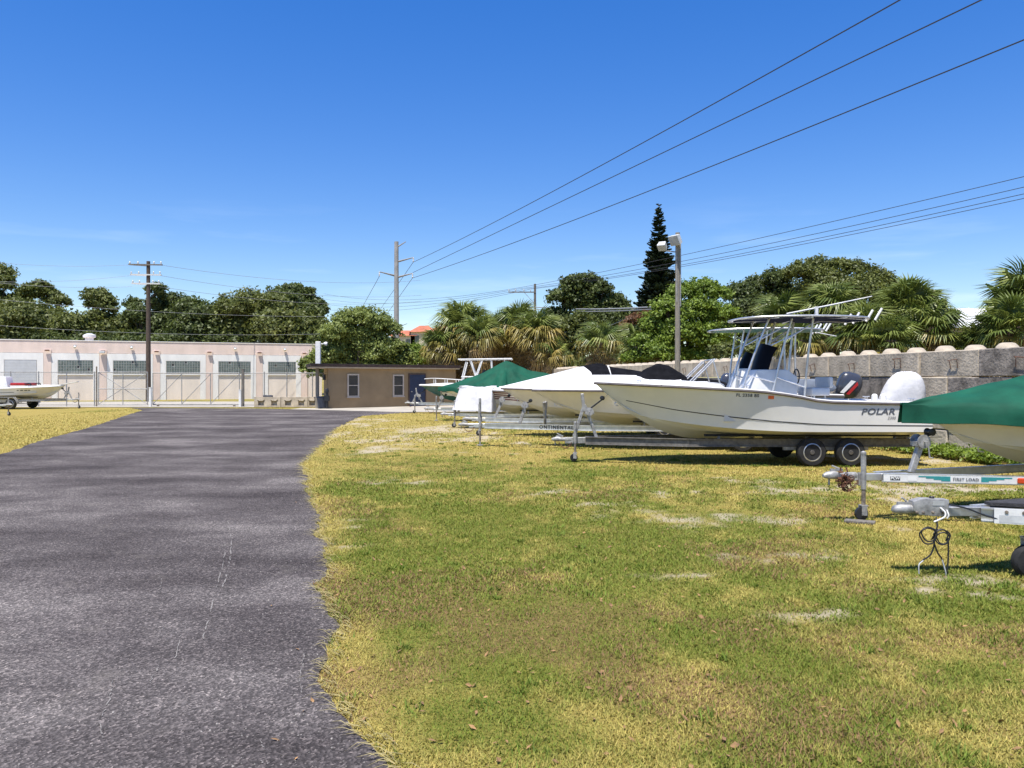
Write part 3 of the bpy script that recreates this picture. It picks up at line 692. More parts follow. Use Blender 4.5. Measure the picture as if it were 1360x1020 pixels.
def chain(parent, p, q, sag, m='rust', n=18):
    b = MB(); p, q = Vector(p), Vector(q)
    for i in range(n):
        t = (i+.5)/n; c = p.lerp(q, t)-Vector((0,0,sag*4*t*(1-t))); d = (q-p)/n*.9; s = .018
        off = Vector((0,s,0)) if i % 2 else Vector((0,0,s))
        b.tube([c-d*.6+off, c+d*.6+off, c+d*.6-off, c-d*.6-off, c-d*.6+off], .005, 5)
    return b.build('safety_chain', m, parent)
def winch_stand(parent, x, z0, zt, xt, m='galv', style='A', eye=None):
    """post on the tongue at x, leaning to the bow at (xt, zt)"""
    b = MB()
    if style == 'A':
        b.bar((x+.28,0,z0), (x+.05,0,zt-.15), .05, .07); b.bar((x-.22,0,z0), (x+.05,0,zt-.15), .05, .07); b.bar((x+.05,0,zt-.3), (x+.10,0,zt+.1), .06, .07)
    else: b.bar((x,0,z0), (lerp(x,xt,.6),0,zt-.08), .07, .08)
    st_ = b.build('winch_stand', m, parent, bev=.008)
    xw, zw = (x-.06, zt-.30) if style == 'A' else (lerp(x,xt,.5), zt-.12)
    b = MB(); b.lathe((xw, -.09, zw), (0,1,0), [(.09,0), (.09,.01), (.045,.012), (.045,.16), (.09,.165), (.09,.175)], 18); b.box((xw, 0, zw-.03), (.2,.14,.06)); b.tube([(xw,.09,zw), (xw,.17,zw), (xw-.02,.17,zw-.2), (xw-.02,.24,zw-.2)], .01, 6); b.build('winch', 'galv', st_)
    b = MB(); b.lathe((xt, -.07, zt), (0,1,0), [(.02,0), (.05,.01), (.035,.07), (.05,.13), (.02,.14)], 14); b.bar((xw,0,zw+.05), (xt,0,zt-.03), .05, .03); b.build('bow_roller', 'black_plastic', st_)
    if eye is not None:
        b = MB(); b.bar((xw, 0, zw+.05), eye, .05, .004); b.build('winch_strap', 'strap_yellow', st_)
    return st_
def guide(parent, x, y, z0, zt, lean=.2):
    b = MB(); b.tube([(x,y,z0), (x,y*1.0+lean*(1 if y > 0 else -1),zt)], .025, 8); b.tube([(x,y+lean*(1 if y > 0 else -1)*.7,lerp(z0,zt,.7)), (x,y+lean*(1 if y > 0 else -1),zt)], .04, 10); b.build('guide_post', 'galv', parent)
def trailer(label, loc, rz, xc, xb, w_, zf, m='alu', beam=.12, wheels=(1.2,), wr=.31, keelx=(.2, 3.8), keelz=.6, xs=None, zst=None, xe=None, style='A', jk=True, jx=.55, jtop=.95, jwheel=True, fender='galv', rim='rim', xr=-.15, group=None, tongue='alu', guides=(), bunkz=None, eye=None, spokes=8, cr=True, flange=.07):
    t = thing('boat_trailer', label, 'trailer', loc, rz, group)
    zc = zf-beam/2
    for sd in (1, -1):
        b = MB(); b.ibeam((xr, sd*w_, zc), (xb, sd*w_, zc), flange, beam); b.ibeam((xb, sd*w_, zc), (xc-.75, sd*.09, zc), flange, beam); b.build('frame_rail', m, t)
    b = MB(); b.bar((xc-1.15,0,zc), (xc-.3,0,zc), .08, beam*.8); b.build('tongue', tongue, t, bev=.006)
    coupler(t, xc-.02, zc+.02)
    for x in np.linspace(xr+.1, xb, 4):
        b = MB(); b.bar((x,-w_+.04,zc-.05), (x,w_-.04,zc-.05), .06, .06); b.build('cross_member', 'galv', t)
    for x in wheels:
        b = MB(); b.bar((x,-w_-.25,wr), (x,w_+.25,wr), .05, .05); b.build('axle', 'galv', t)
        for sd in (1, -1): tyre(t, x, sd*(w_+.26), wr, rim=rim, spokes=spokes); 
    for sd in (1, -1): b = MB(); b.bar((min(wheels)-.5, sd*w_, zc-.12), (max(wheels)+.5, sd*w_, zc-.12), .06, .07); b.build('suspension', 'galv', t)
    if fender:
        for sd in (1, -1):
            b = MB(); P = []; x0_, x1_ = min(wheels)-wr*1.25, max(wheels)+wr*1.25; ht = wr*2+.09
            pr = [(x0_-.03, wr*1.1), (x0_+.06, wr*1.75), (x0_+.2, ht), (x1_-.2, ht), (x1_-.06, wr*1.75), (x1_+.03, wr*1.1)]
            y0, y1 = sd*(w_+.13), sd*(w_+.40)
            b.loft([[Vector((x, y0, z)), Vector((x, y1, z)), Vector((x, y1, z-.03)), Vector((x, y1-sd*.01, z-.03)), Vector((x, y1-sd*.01, z-.012)), Vector((x, y0, z-.012))] for x, z in pr]); b.build('fender', fender, t)
    for sd in (1, -1):
        bz = keelz+.10 if bunkz is None else bunkz
        b = MB(); b.bar((keelx[0], sd*.55, bz), (keelx[1], sd*.5, bz), .09, .045); b.build('bunk', 'carpet', t)
        for x in (keelx[0]+.3, (keelx[0]+keelx[1])/2, keelx[1]-.3): b = MB(); b.bar((x, sd*.54, zc-.04), (x, sd*.54, bz-.02), .05, .05); b.build('bunk_bracket', 'galv', t)
    if xs is not None: winch_stand(t, xs, zc+beam*.4, zst, xe, style=style, eye=eye)
    if jk: jack(t, xc-jx, .09 if jwheel else .10, jtop, 0.02, wheel=jwheel, crank=cr)
    chain(t, (xc-.45,.05,zc-.04), (xc-.15,.05,zc-.02), .14)
    for (x, y, zt, ln) in guides: guide(t, x, y, zc, zt, ln); guide(t, x, -y, zc, zt, ln)
    return t
PI = math.pi

# ---------------------------------------------------------------- the white centre console (nearest big boat)
KZ = .53
PX, PY = 8.76, 18.1                              # transom position; bow points to -x
pol = thing('center_console_boat', 'large white center console boat lettered POLAR with navy T-top on tandem trailer', 'boat', (PX, PY, KZ), PI, 'boats stored along the block wall')
hp = Hull(6.92, 2.46, [(0,.80), (.12,.805), (.33,.84), (.42,.97), (.52,1.06), (.75,1.15), (1,1.23)], ch=.21, chf=.945, flare=1.1)
build_hull(hp, pol, 'gelcoat'); build_deck(hp, pol, 'deck_white', uf=.62, floor=.42)
stripe(hp, pol, [(0,.20), (.5,.24), (.8,.34), (1,.5)], [(0,.235), (.5,.268), (.8,.365), (1,.525)], 'black_line', u1=.955)
hull_text(hp, pol, 'POLAR', 1.15, .63, .17, 'lettering_grey', shear=.25, space=1.05, bold=.004, sx=1.3)
hull_text(hp, pol, '2300', .86, .50, .085, 'lettering_grey', shear=.25, name='model_lettering')
hull_text(hp, pol, 'FL 2358 BS', 3.86, .97, .085, 'lettering_grey', space=1.15, bold=.003, sx=1.05, name='registration_lettering', slope=-.03)
b = MB(); b.add([hp.drape(x, z) for x, z in ((3.44,.90), (3.32,.895), (3.32,.965), (3.44,.97))], [(0,1,2,3)]); b.build('registration_sticker', 'orange_sticker', pol, smooth=0, fix=False)
zt = 3.15-KZ
t_top(pol, .98, 3.86, .98, zt, [(3.80, .52, 1.05, 3.22), (3.12, .5, 1.0, 2.72), (2.45, .55, .87, 2.28)], 'navy_canvas')
console(pol, 2.55, 3.62, .42, .42, 1.52, 2.10)
b = MB(); b.tube([(2.75,.3,zt+.12), (1.7,.32,zt+.33), (.90,.34,zt+.50)], [.018,.016,.010], 8); b.box((2.1,.31,zt+.16), (.06,.06,.24)); b.build('outrigger_pole', 'white_metal', pol)
# leaning post seat, stern bench, bow cushion
b = MB(); b.b2((1.85,-.45,.95), (2.25,.45,1.12)); b.b2((1.78,-.45,1.12), (1.86,.45,1.36)); s_ = b.build('leaning_post', 'vinyl_white', pol, bev=.04, seg=2)
pipes('leg', s_, [[(1.9,y,.42), (1.95,y,.96)] for y in (-.4,.4)]+[[(2.2,y,.42), (2.18,y,.96)] for y in (-.4,.4)], .02, split=True)
b = MB(); b.b2((2.55,-.32,.42), (3.62+.42,.32,.86)); b.build('console_seat', 'vinyl_white', pol, bev=.05, seg=2)
b = MB(); b.b2((.62,-.75,.42), (.98,.75,.86)); b.build('stern_bench', 'vinyl_white', pol, bev=.05, seg=2)
for x in (.92, 1.10): b = MB(); b.lathe((x,.92,.83), (0,0,1), [(.06,0), (.07,.02), (.06,.14), (.03,.17)], 14); b.build('fender_buoy', 'vinyl_white', pol)
for (x, y) in ((6.0,.45), (6.0,-.45), (.4,1.1), (.4,-1.1), (3.9,1.17), (3.9,-1.17)): cleat(pol, x, y, interp(hp.zs, x/hp.L)+.05)
pipes('bow_rail', pol, [curve([(5.6,sd*.86,1.19), (5.5,sd*.84,1.28), (4.9,sd*1.03,1.25), (4.4,sd*1.12,1.21), (4.32,sd*1.12,1.11)], 5) for sd in (1,-1)], .013, split=True)
bow_eye(hp, pol, .93)
# covered outboard: baggy white cloth
b = MB()
for i, (z, lx, ly, cx) in enumerate([(.60,.46,.24,.12), (.64,.50,.28,.12), (.80,.49,.30,.10), (.98,.455,.30,.065), (1.14,.41,.285,.03), (1.28,.35,.26,.0), (1.38,.28,.21,-.02), (1.45,.19,.15,-.03), (1.475,.08,.07,-.03)]):
    r_ = superring((cx,0,z), (1,0,0), (0,1,0), lx, ly, 3.0, 28)
    for k, p in enumerate(r_): p.x += .006*math.sin(k*2.2+i); p.y += .007*math.sin(k*1.7+2*i); p.z += .012*math.sin(k*1.1+i*.6)
    if i == 0: rs = []
    rs.append(r_)
b.loft(rs); mo = outboard(pol, .30, .70, 'cowl_dark', k=.80)
b.build('engine_cover', 'white_tarp', pol, smooth=60)
trailer('galvanized tandem axle trailer under the large white POLAR boat', (PX, PY, 0), PI, 7.88, 5.0, .70, .565, m='galv_shaded', beam=.17, wheels=(1.65, 2.46), wr=.305, keelx=(.2, 4.6), keelz=KZ, xs=7.1, zst=1.42, xe=6.75, jtop=.86, jx=.52, rim='rim_dark', fender=None, jwheel=True, tongue='galv', eye=(6.62,0,1.50), flange=.08, group='boat trailers along the block wall')

# ---------------------------------------------------------------- cream console boat behind it
BX, BY, BK = 8.42, 21.5, .62; brz = PI-R(5.5)
rt = thing('center_console_boat', 'cream center console boat with teal T-top standing just behind the POLAR boat', 'boat', (BX, BY, BK), brz, 'boats stored along the block wall')
hb = Hull(7.9, 2.5, [(0,.80), (.4,.86), (.7,.92), (1,.92)], ch=.26)
build_hull(hb, rt, 'gelcoat_cream'); build_deck(hb, rt, 'deck_white', uf=.50, floor=.42, crown=.38, gw=.12)
t_top(rt, .25, 3.15, .82, 2.50, [(2.55,.55,.86,2.35), (1.85,.55,.84,1.75), (1.0,.55,.84,1.05)], 'teal_canvas', pr=.02)
console(rt, 1.5, 2.6, .45, .42, 1.5, 1.95)
outboard(rt, -.05, .78, 'cowl_dark', [('vinyl_white', [(-.10,.12), (-.2,.12), (-.42,.5), (-.3,.5)]), ('red_paint', [(-.26,.12), (-.34,.12), (-.5,.42), (-.46,.5)])], tilt=.25)
b = MB(); b.prism([(.15,-.8,.9), (1.05,-.8,.9), (.95,-.8,1.22), (.3,-.8,1.22), (.05,-.8,1.0)], (0,1.6,0)); b.build('seat_cover', 'grey_vinyl', rt, bev=.05, seg=2)
b = MB(); rows = []
for i in range(13):
    f = i/12*2-1; rows.append([Vector((4.45+f*.68, g*.72*(1-.25*f*f), 1.28+.36*(1-abs(f)**1.6)*(1-abs(g)**1.7)+.012*math.sin(i*2.1+g*5)-(.1*abs(g)**2))) for g in np.linspace(-1, 1, 13)])
b.loft(rows, cap=False, close=False); b.build('seat_canvas', 'black_canvas', rt, fix=False, smooth=60)
pipes('folded_bimini_frame', rt, [[(3.98,sd*.9,.95), (3.2,sd*.88,1.72)] for sd in (1,-1)]+[[(3.90,sd*.9,.95), (3.12,sd*.88,1.74)] for sd in (1,-1)]+[[(3.15,-.88,1.73), (3.15,.88,1.73)]]+[[(3.18,sd*.88,1.72), (2.95,sd*.9,.92)] for sd in (1,-1)], .018)
b = MB(); b.b2((3.25,.2,.92), (3.75,.7,1.16)); b.build('cushion', 'vinyl_white', rt, bev=.04, seg=2)
b = MB(); b.tube([(.9,-.5,2.62), (-.3,-.52,2.38)], [.016,.01], 8); b.build('outrigger_pole', 'white_metal', rt)
bow_eye(hb, rt, .92)
tb = trailer('silver trailer lettered CONTINENTAL under the cream console boat', (BX, BY, 0), brz, 9.95, 6.3, .95, .63, beam=.14, wheels=(1.7, 2.5), keelx=(.3, 5.2), keelz=BK, xs=8.25, zst=1.25, xe=7.95, style='post', jtop=1.28, jx=.62, jwheel=False, guides=((7.55,.18,1.22,.26),), group='boat trailers along the block wall')
p0 = Vector((8.05, .365, .56)); q0 = Vector((6.3, .95, .56)); dx = (q0-p0).normalized()
flat_text('CONTINENTAL', .13, 'black_line', tb, p0.lerp(q0, .46)+Vector((.025,.05,0)), dx, (0,0,1), space=1.25, bold=.004)

# ---------------------------------------------------------------- cuddy boat with black canvas
AX, AY, AK = 6.6, 26.3, .60
ra = thing('cuddy_boat', 'white cuddy boat with raised white foredeck between the cream boat and tarped boat', 'boat', (AX, AY, AK), PI, 'boats stored along the block wall')
ha = Hull(6.95, 2.4, [(0,.80), (.5,.86), (1,.94)], ch=.26)
build_hull(ha, ra, 'gelcoat_cream'); build_deck(ha, ra, 'deck_white', uf=.3, floor=.42, crown=.1)
cover(ha, 'foredeck', '', '', None, 0, 'deck_white', [(.5,1.68), (.62,1.66), (.8,1.34), (1.0,1.0)], u0=.5, u1=1.01, skirt=.03, out_=.0, wr=.002, power=.55, parent=ra, nu=30)
outboard(ra, -.05, .75, 'cowl_dark'); bow_eye(ha, ra, .92)
cover(ha, 'canvas_cover', 'black canvas cover peaked over the cuddy boat cockpit', 'boat cover', (AX, AY, AK), PI, 'black_canvas', [(-.03,1.2), (.3,1.45), (.48,1.62), (.54,1.76), (.58,1.72), (.64,1.63)], u0=-.03, u1=.64, skirt=.08, out_=.03, wr=.012, power=.62, seed=5)
trailer('silver trailer under the white cuddy boat', (AX, AY, 0), PI, 8.2, 5.4, .95, .60, beam=.13, wheels=(1.9,), keelx=(.3, 4.6), keelz=AK, xs=7.15, zst=1.3, xe=6.7, style='post', jtop=1.0, group='boat trailers along the block wall')

# ---------------------------------------------------------------- runabout with a white tarp
WX, WY, WK = 4.3, 30.6, .58
rw = thing('runabout_boat', 'small white runabout with maroon stripes, its bow under a white tarp', 'boat', (WX, WY, WK), PI, 'boats stored along the block wall')
hw_ = Hull(6.1, 2.2, [(0,.72), (.5,.78), (1,.86)], ch=.24)
build_hull(hw_, rw, 'gelcoat'); build_deck(hw_, rw, 'deck_white', uf=.5, floor=.4, crown=.08)
for k in range(4): stripe(hw_, rw, [(0,.1+.2*k), (1,.42+.14*k)], [(0,.2+.2*k), (1,.50+.14*k)], 'maroon', u0=.3, u1=.86, name='stripe')
outboard(rw, -.05, .68, 'cowl_dark')
cover(hw_, 'white_tarp', 'white tarp draped low over the bow of the maroon striped runabout', 'tarp', (WX, WY, WK), PI, 'white_tarp', [(.62,1.0), (1.02,.96)], u0=.80, u1=1.03, skirt=.78, out_=.08, wr=.06, power=.6, seed=3, nu=60, flare=.26)
trailer('silver trailer under the white tarped runabout', (WX, WY, 0), PI, 7.0, 4.6, .9, .56, beam=.12, wheels=(1.6,), keelx=(.3, 4.0), keelz=WK, xs=6.35, zst=1.1, xe=5.95, style='post', jtop=1.0, group='boat trailers along the block wall')

# ---------------------------------------------------------------- green tent covered boat
GX_, GY_, GK = 3.5, 35.6, .62
rg = thing('covered_boat', 'white hulled boat hidden under the tall green tent cover in the far row', 'boat', (GX_, GY_, GK), PI, 'boats stored along the block wall')
hg = Hull(6.6, 2.4, [(0,.78), (.5,.80), (1,.82)], ch=.25)
build_hull(hg, rg, 'gelcoat'); build_deck(hg, rg, 'deck_white', uf=.5, floor=.4)
pipes('tent_pole', rg, [[(3.75,0,.42), (3.75,0,1.93)]], .025); outboard(rg, -.05, .72, 'cowl_dark')
cover(hg, 'green_cover', 'green tent shaped boat cover with pole peak, far in the row', 'boat cover', (GX_, GY_, GK), PI, 'green_canvas', [(-.03,1.2), (.2,1.32), (.40,1.55), (.52,1.92), (.57,2.02), (.61,1.90), (.72,1.46), (.86,1.1), (1.02,.84)], skirt=.16, out_=.06, wr=.02, power=1.12, seed=2, nu=110, peak=3.75)
trailer('silver trailer under the tall green tent cover', (GX_, GY_, 0), PI, 7.35, 5, .9, .58, beam=.12, wheels=(1.7,), keelx=(.3, 4.4), keelz=GK, xs=6.75, zst=1.15, xe=6.4, style='post', jtop=1.05, jwheel=False, group='boat trailers along the block wall')

# ---------------------------------------------------------------- dark teal console boat by the office
DX, DY, DK = 2.3, 43.2, .60
rd = thing('center_console_boat', 'dark teal hulled boat with white pipe tower parked beside the brown office', 'boat', (DX, DY, DK), PI, 'boats stored along the block wall')
hd = Hull(7.2, 2.4, [(0,.80), (.5,.86), (1,.92)], ch=.28)
build_hull(hd, rd, 'gelcoat_teal', rail='white_metal', railr=.045); build_deck(hd, rd, 'deck_white', uf=.55, floor=.42)
stripe(hd, rd, [(0,.0), (1,.0)], [(0,.25), (1,.32)], 'gelcoat_cream', u1=.9, name='bottom_band')
pipes('bow_rail', rd, [curve([(6.95,0,1.24), (6.4,sd*.5,1.27), (5.2,sd*.98,1.2), (4.2,sd*1.1,1.12)], 6) for sd in (1,-1)]+[[(x,sd*y,.9), (x,sd*y,1.22)] for sd in (1,-1) for x, y in ((6.4,.5), (5.8,.78), (5.2,.98), (4.2,1.1))], .018, 'white_metal')
pipes('tower', rd, [[(4.9,sd*.7,1.35), (4.7,sd*.7,2.15)] for sd in (1,-1)]+[[(4.2,sd*.7,1.35), (4.5,sd*.7,2.2)] for sd in (1,-1)]+[[(4.2,sd*.7,1.35), (3.9,sd*.7,2.22)] for sd in (1,-1)]+[[(3.3,sd*.7,.9), (3.4,sd*.7,2.22)] for sd in (1,-1)]+[[(2.5,sd*.7,.9), (2.7,sd*.7,2.22)] for sd in (1,-1)]+[[(5.1,sd*.75,2.26), (2.3,sd*.75,2.30)] for sd in (1,-1)]+[[(x,-.75,2.27), (x,.75,2.27)] for x in (5.1,4.4,3.7,3.0,2.3)]+[[(4.95,sd*.7,1.35), (3.3,sd*.7,1.35)] for sd in (1,-1)]+[[(4.9,sd*.7,1.35), (4.9,sd*.7,.85)] for sd in (1,-1)], .032, 'white_metal')
console(rd, 3.0, 4.2, .45, .42, 1.4, 1.75); outboard(rd, -.05, .78, 'cowl_dark')
trailer('silver trailer with short jack under the dark teal boat beside the office', (DX, DY, 0), PI, 8.0, 5.4, .95, .60, beam=.12, wheels=(1.8,), keelx=(.3, 4.8), keelz=DK, xs=7.3, zst=1.25, xe=6.95, style='A', jtop=.95, guides=((6.0,.45,1.3,.3),), group='boat trailers along the block wall')

# ---------------------------------------------------------------- near green covered boat
NX, NY, NK = 11.14, 11.2, .66; nrz = PI+R(5)
rn = thing('covered_boat', 'cream hulled boat under the near green cover at the right edge', 'boat', (NX, NY, NK), nrz, 'boats stored along the block wall')
hn = Hull(5.85, 2.3, [(0,.74), (.5,.76), (1,.80)], ch=.24, stem=.34)
build_hull(hn, rn, 'gelcoat_cream', rail=None); build_deck(hn, rn, 'deck_white', uf=.5, floor=.4)
outboard(rn, -.05, .72, 'cowl_dark'); bow_eye(hn, rn, .86)
cover(hn, 'green_cover', 'green canvas boat cover at the right edge, nearest the camera', 'boat cover', (NX, NY, NK), nrz, 'green_canvas', [(-.03,1.15), (.3,1.32), (.55,1.36), (.75,1.22), (.92,1.0), (1.02,.86)], skirt=.20, out_=.06, wr=.036, power=.80, seed=4, u1=1.035, nu=80)
b = MB(); pts = [hn.side(.70,.95)+Vector((0,.03,0)), hn.side(.70,.5)+Vector((0,.03,0)), hn.side(.695,.1)+Vector((0,.03,0))]; pts = [Vector((p.x-.12*i, p.y, p.z)) for i, p in enumerate(pts)]+[Vector((3.66,.97,-.16))]
for p, q in zip(pts[:-1], pts[1:]): b.bar(p, q, .035, .006, up=(0,1,0))
b.build('tie_down_strap', 'strap', rn)
tn = trailer('white sided trailer lettered FIRST LOAD with a tall wheeled tongue jack', (NX, NY, 0), nrz, 7.12, 3.2, .96, .625, m='alu', beam=.115, wheels=(1.3,), keelx=(.3, 3.9), keelz=NK, xs=5.92, zst=1.15, xe=5.66, style='post', jtop=.87, jx=.50, fender='galv', eye=(5.5,0,1.08), cr=False, group='boat trailers along the block wall')
# stickers along the near rail of that trailer
p0 = Vector((6.37,.125,.567)); q0 = Vector((3.2,.995,.567)); dx = (q0-p0).normalized(); nrm = Vector((-dx.y, dx.x, 0)); nrm = nrm if nrm.y > 0 else -nrm
b = MB(); b.bar(p0+nrm*.004, q0+nrm*.004, .006, .088); b.build('rail_panel', 'white_metal', tn)
def decal(a, c, z0, z1, m, name='sticker'):
    b = MB(); o = nrm*.0095; b.add([p0+dx*a+o+Vector((0,0,z0)), p0+dx*c+o+Vector((0,0,z0)), p0+dx*c+o+Vector((0,0,z1)), p0+dx*a+o+Vector((0,0,z1))], [(0,1,2,3)]); b.build(name, m, tn, smooth=0, fix=False)
for i in range(4): decal(.42+.09*i, .80, .022-.016*i, .036-.016*i, 'teal_sticker'); decal(1.16, 1.52-.09*i, .022-.016*i, .036-.016*i, 'teal_sticker')
decal(.08, .20, -.025, .022, 'black_line')
flat_text('PCW', .048, 'white_metal', tn, p0+dx*.14+nrm*.012, dx, (0,0,1), bold=.002)
flat_text('FIRST LOAD', .052, 'lettering_grey', tn, p0+dx*.98+nrm*.012, dx, (0,0,1), space=1.1, bold=.0015)
decal(.29, .40, -.03, .026, 'vinyl_white')
b = MB(); q = p0+dx*1.64; b.box(q+nrm*.02, (.13,.03,.07), Matrix((dx, nrm, Vector((0,0,1)))).transposed()); b.build('marker_light', 'red_lens', tn, bev=.012)
# rusty chain heap and board under the jack wheel
b = MB()
for k in range(60):
    q = Vector((6.86+random.gauss(0,.06), random.gauss(.05,.03), .53+random.gauss(0,.055))); d = Vector((random.gauss(0,1), random.gauss(0,1), random.gauss(0,1))).normalized()*.028; o_ = d.orthogonal().normalized()*.014
    b.tube([q-d+o_, q+d+o_, q+d-o_, q-d-o_, q-d+o_], .006, 5)
b.build('chain_bundle', 'rust', tn)['kind'] = 'stuff'
g = gd(1142, 695); b = MB(); b.box((g.x, g.y, .022), (.36,.16,.03), Matrix.Rotation(-.5, 3, 'Z')); o = b.build('jack_board', 'wood_grey', None, bev=.004); tag(o, 'short grey board lying under the trailer jack wheel', 'board')

# ---------------------------------------------------------------- nearest trailer tongue at the right edge
T0 = at(1203, 672, 7.6); tz = .66
t0 = thing('boat_trailer', 'nearest trailer tongue with grey brake actuator and hanging black cables', 'trailer', (T0.x+7.2, T0.y+.15, 0), PI, 'boat trailers along the block wall')
def loc(px, py, D): q = at(px, py, D); return Vector((T0.x+7.2-q.x, -(q.y-T0.y-.15), q.z))
b = MB()
for sd in (1, -1): b.ibeam((0,sd*.95,tz-.09), (4.2,sd*.95,tz-.09), .07, .13); b.ibeam((4.2,sd*.95,tz-.09), (6.45,sd*.07,tz-.09), .07, .13)
b.build('frame_rail', 'alu', t0)
b = MB(); b.bar((5.9,0,tz-.07), (6.9,0,tz-.07), .09, .09); b.build('tongue', 'alu_dull', t0, bev=.006)
# actuator housing with recesses, latch and sticker
b = MB(); b.prism([(6.75,-.055,tz-.12), (7.02,-.055,tz-.10), (7.08,-.055,tz-.06), (7.08,-.055,tz+.03), (6.98,-.055,tz+.055), (6.74,-.055,tz+.045)], (0,.11,0)); a_ = b.build('actuator', 'galv', t0, bev=.01, seg=2)
b = MB(); rings = [superring((x, 0, tz-.05+dz), (0,1,0), (0,0,1), a, c, 2.6, 16) for x, a, c, dz in ((7.04,.045,.04,0), (7.12,.05,.045,0), (7.19,.058,.045,.0), (7.24,.045,.035,-.005), (7.262,.015,.012,-.01))]; b.loft(rings); b.box((7.14,0,tz+.0), (.14,.03,.03)); b.tube([(7.12,0,tz+.02), (7.17,.01,tz+.06)], .01, 6); b.build('coupler', 'galv', t0, smooth=50)
b = MB(); b.b2((6.79,.0555,tz-.01), (6.90,.0585,tz+.032)); b.build('sticker', 'lamp_glass', a_)
for x in (6.80, 6.90, 6.99, 7.05): b = MB(); b.lathe((x,.054,tz-.075), (0,1,0), [(.014,0), (.014,.012), (.004,.016)], 10); b.build('bolt', 'rusty_steel', a_)
b = MB(); b.lathe((6.88,0,tz+.05), (0,0,1), [(.022,0), (.024,.015), (.02,.02)], 12); b.build('filler_cap', 'black_plastic', a_)
pipes('safety_hook', t0, [curve([(6.83,.06,tz-.03), (6.80,.09,tz-.07), (6.81,.10,tz-.11), (6.86,.09,tz-.14), (6.90,.08,tz-.16)], 5), curve([(6.77,.06,tz-.05), (6.76,.075,tz-.1), (6.77,.07,tz-.13)], 5)], .008, 'white_metal')
# white plate on the near rail
b = MB(); pr = Vector((6.45,.07,0)); qr = Vector((4.2,.95,0)); d_ = (qr-pr).normalized(); n_ = Vector((-d_.y, d_.x, 0)); n_ = n_ if n_.y > 0 else -n_
b.bar(pr+d_*.1+n_*.045+Vector((0,0,tz-.09)), pr+d_*1.6+n_*.045+Vector((0,0,tz-.09)), .012, .14); plate = b.build('side_plate', 'white_metal', t0)
for k in (.2, .34): b = MB(); b.lathe(pr+d_*k+n_*.05+Vector((0,0,tz-.05)), n_, [(.016,0), (.016,.008), (.004,.01)], 10); b.build('bolt', 'rusty_steel', plate)
b = MB(); z0 = tz-.10
for a, c, y0, y1 in ((.14,.42,-.05,.02), (.47,.80,-.05,.045)):
    b.add([pr+d_*a+n_*.0525+Vector((0,0,z0+y0)), pr+d_*c+n_*.0525+Vector((0,0,z0+y0)), pr+d_*c+n_*.0525+Vector((0,0,z0+y1)), pr+d_*a+n_*.0525+Vector((0,0,z0+y1))], [(0,1,2,3)])
b.build('sticker', 'lamp_box', plate, smooth=0, fix=False)
b = MB(); b.add([pr+d_*.5+n_*.054+Vector((0,0,z0+.025)), pr+d_*.78+n_*.054+Vector((0,0,z0+.025)), pr+d_*.78+n_*.054+Vector((0,0,z0+.033)), pr+d_*.5+n_*.054+Vector((0,0,z0+.033))], [(0,1,2,3)]); b.build('sticker_line', 'orange_sticker', plate, smooth=0, fix=False)
# carpeted walkboard on top, cables
b = MB(); b.prism([(6.35,-.05,tz-.012), (6.35,.05,tz-.012), (5.4,.40,tz-.012), (5.4,-.40,tz-.012)], (0,0,.03)); b.build('step_board', 'carpet', t0)
YC = .09
coil = lambda cx, cz, r, n, ph=0: [Vector((cx+r*(1+.12*math.sin(3*a))*math.cos(a), YC+.02*math.sin(a*.5), cz+r*math.sin(a))) for a in np.linspace(ph, ph+2*math.pi*n, int(18*n))]
cz = tz-.29
pipes('cable_coil', t0, [coil(6.965,cz,.075,1), coil(6.955,cz+.015,.065,1.5,1), coil(6.835,cz-.01,.07,1.6), coil(6.825,cz-.02,.055,1)], .007, 'black_plastic', 6)
pipes('cable', t0, [curve([(6.87,.06,tz-.12), (6.875,YC,tz-.2), (6.90,YC,cz), (6.905,YC,cz-.09), (6.94,YC,cz-.18), (7.01,YC,cz-.23), (7.05,YC+.01,cz-.27), (7.045,YC,cz-.36)], 6), curve([(6.90,YC,cz-.08), (6.87,YC,cz-.16), (6.83,YC,cz-.22), (6.80,YC,cz-.33), (6.785,YC,cz-.39)], 6), curve([(6.775,YC,cz-.02), (6.77,YC,cz-.12), (6.775,YC,cz-.27), (6.79,YC,cz-.36)], 6)], .0075, 'black_plastic', 6)
pipes('bare_wire', t0, [curve([(7.01,YC+.004,cz-.232), (7.052,YC+.012,cz-.27), (7.047,YC+.003,cz-.37)], 5), curve([(6.83,YC+.004,cz-.225), (6.80,YC+.004,cz-.33), (6.79,YC,cz-.38)], 5)], .006, 'lamp_box', 6)
b = MB(); b.box((6.785,YC,cz-.42), (.035,.03,.06)); b.build('plug', 'black_plastic', t0, bev=.006)
pipes('brake_line', t0, [curve([(6.75,.06,tz+.0), (6.6,.09,tz-.03), (6.45,.13,tz-.09), (6.3,.17,tz-.13)], 5)], .008, 'black_plastic', 6)
pipes('marker_pole', t0, [[(5.62,.42,tz-.03), (5.62,.42,tz+.16)]], .010, 'black_plastic', 6)
b = MB(); b.lathe((6.06,.10,.15), (0,1,0), [(.05,0), (.13,.01), (.15,.03), (.15,.09), (.13,.11), (.05,.12)], 24); b.tube([(6.06,.06,.15), (6.06,.26,.15)], .014, 8); jw = b.build('dolly_wheel', 'tyre', t0)
b = MB(); b.tube([(6.06,.16,.34), (6.06,.16,tz-.02)], .032, 10); b.bar((6.06,.085,.13), (6.06,.085,.36), .05, .012, up=(0,1,0)); b.bar((6.06,.235,.13), (6.06,.235,.36), .05, .012, up=(0,1,0)); b.box((6.06,.16,.36), (.06,.17,.02)); b.build('jack', 'galv', t0)
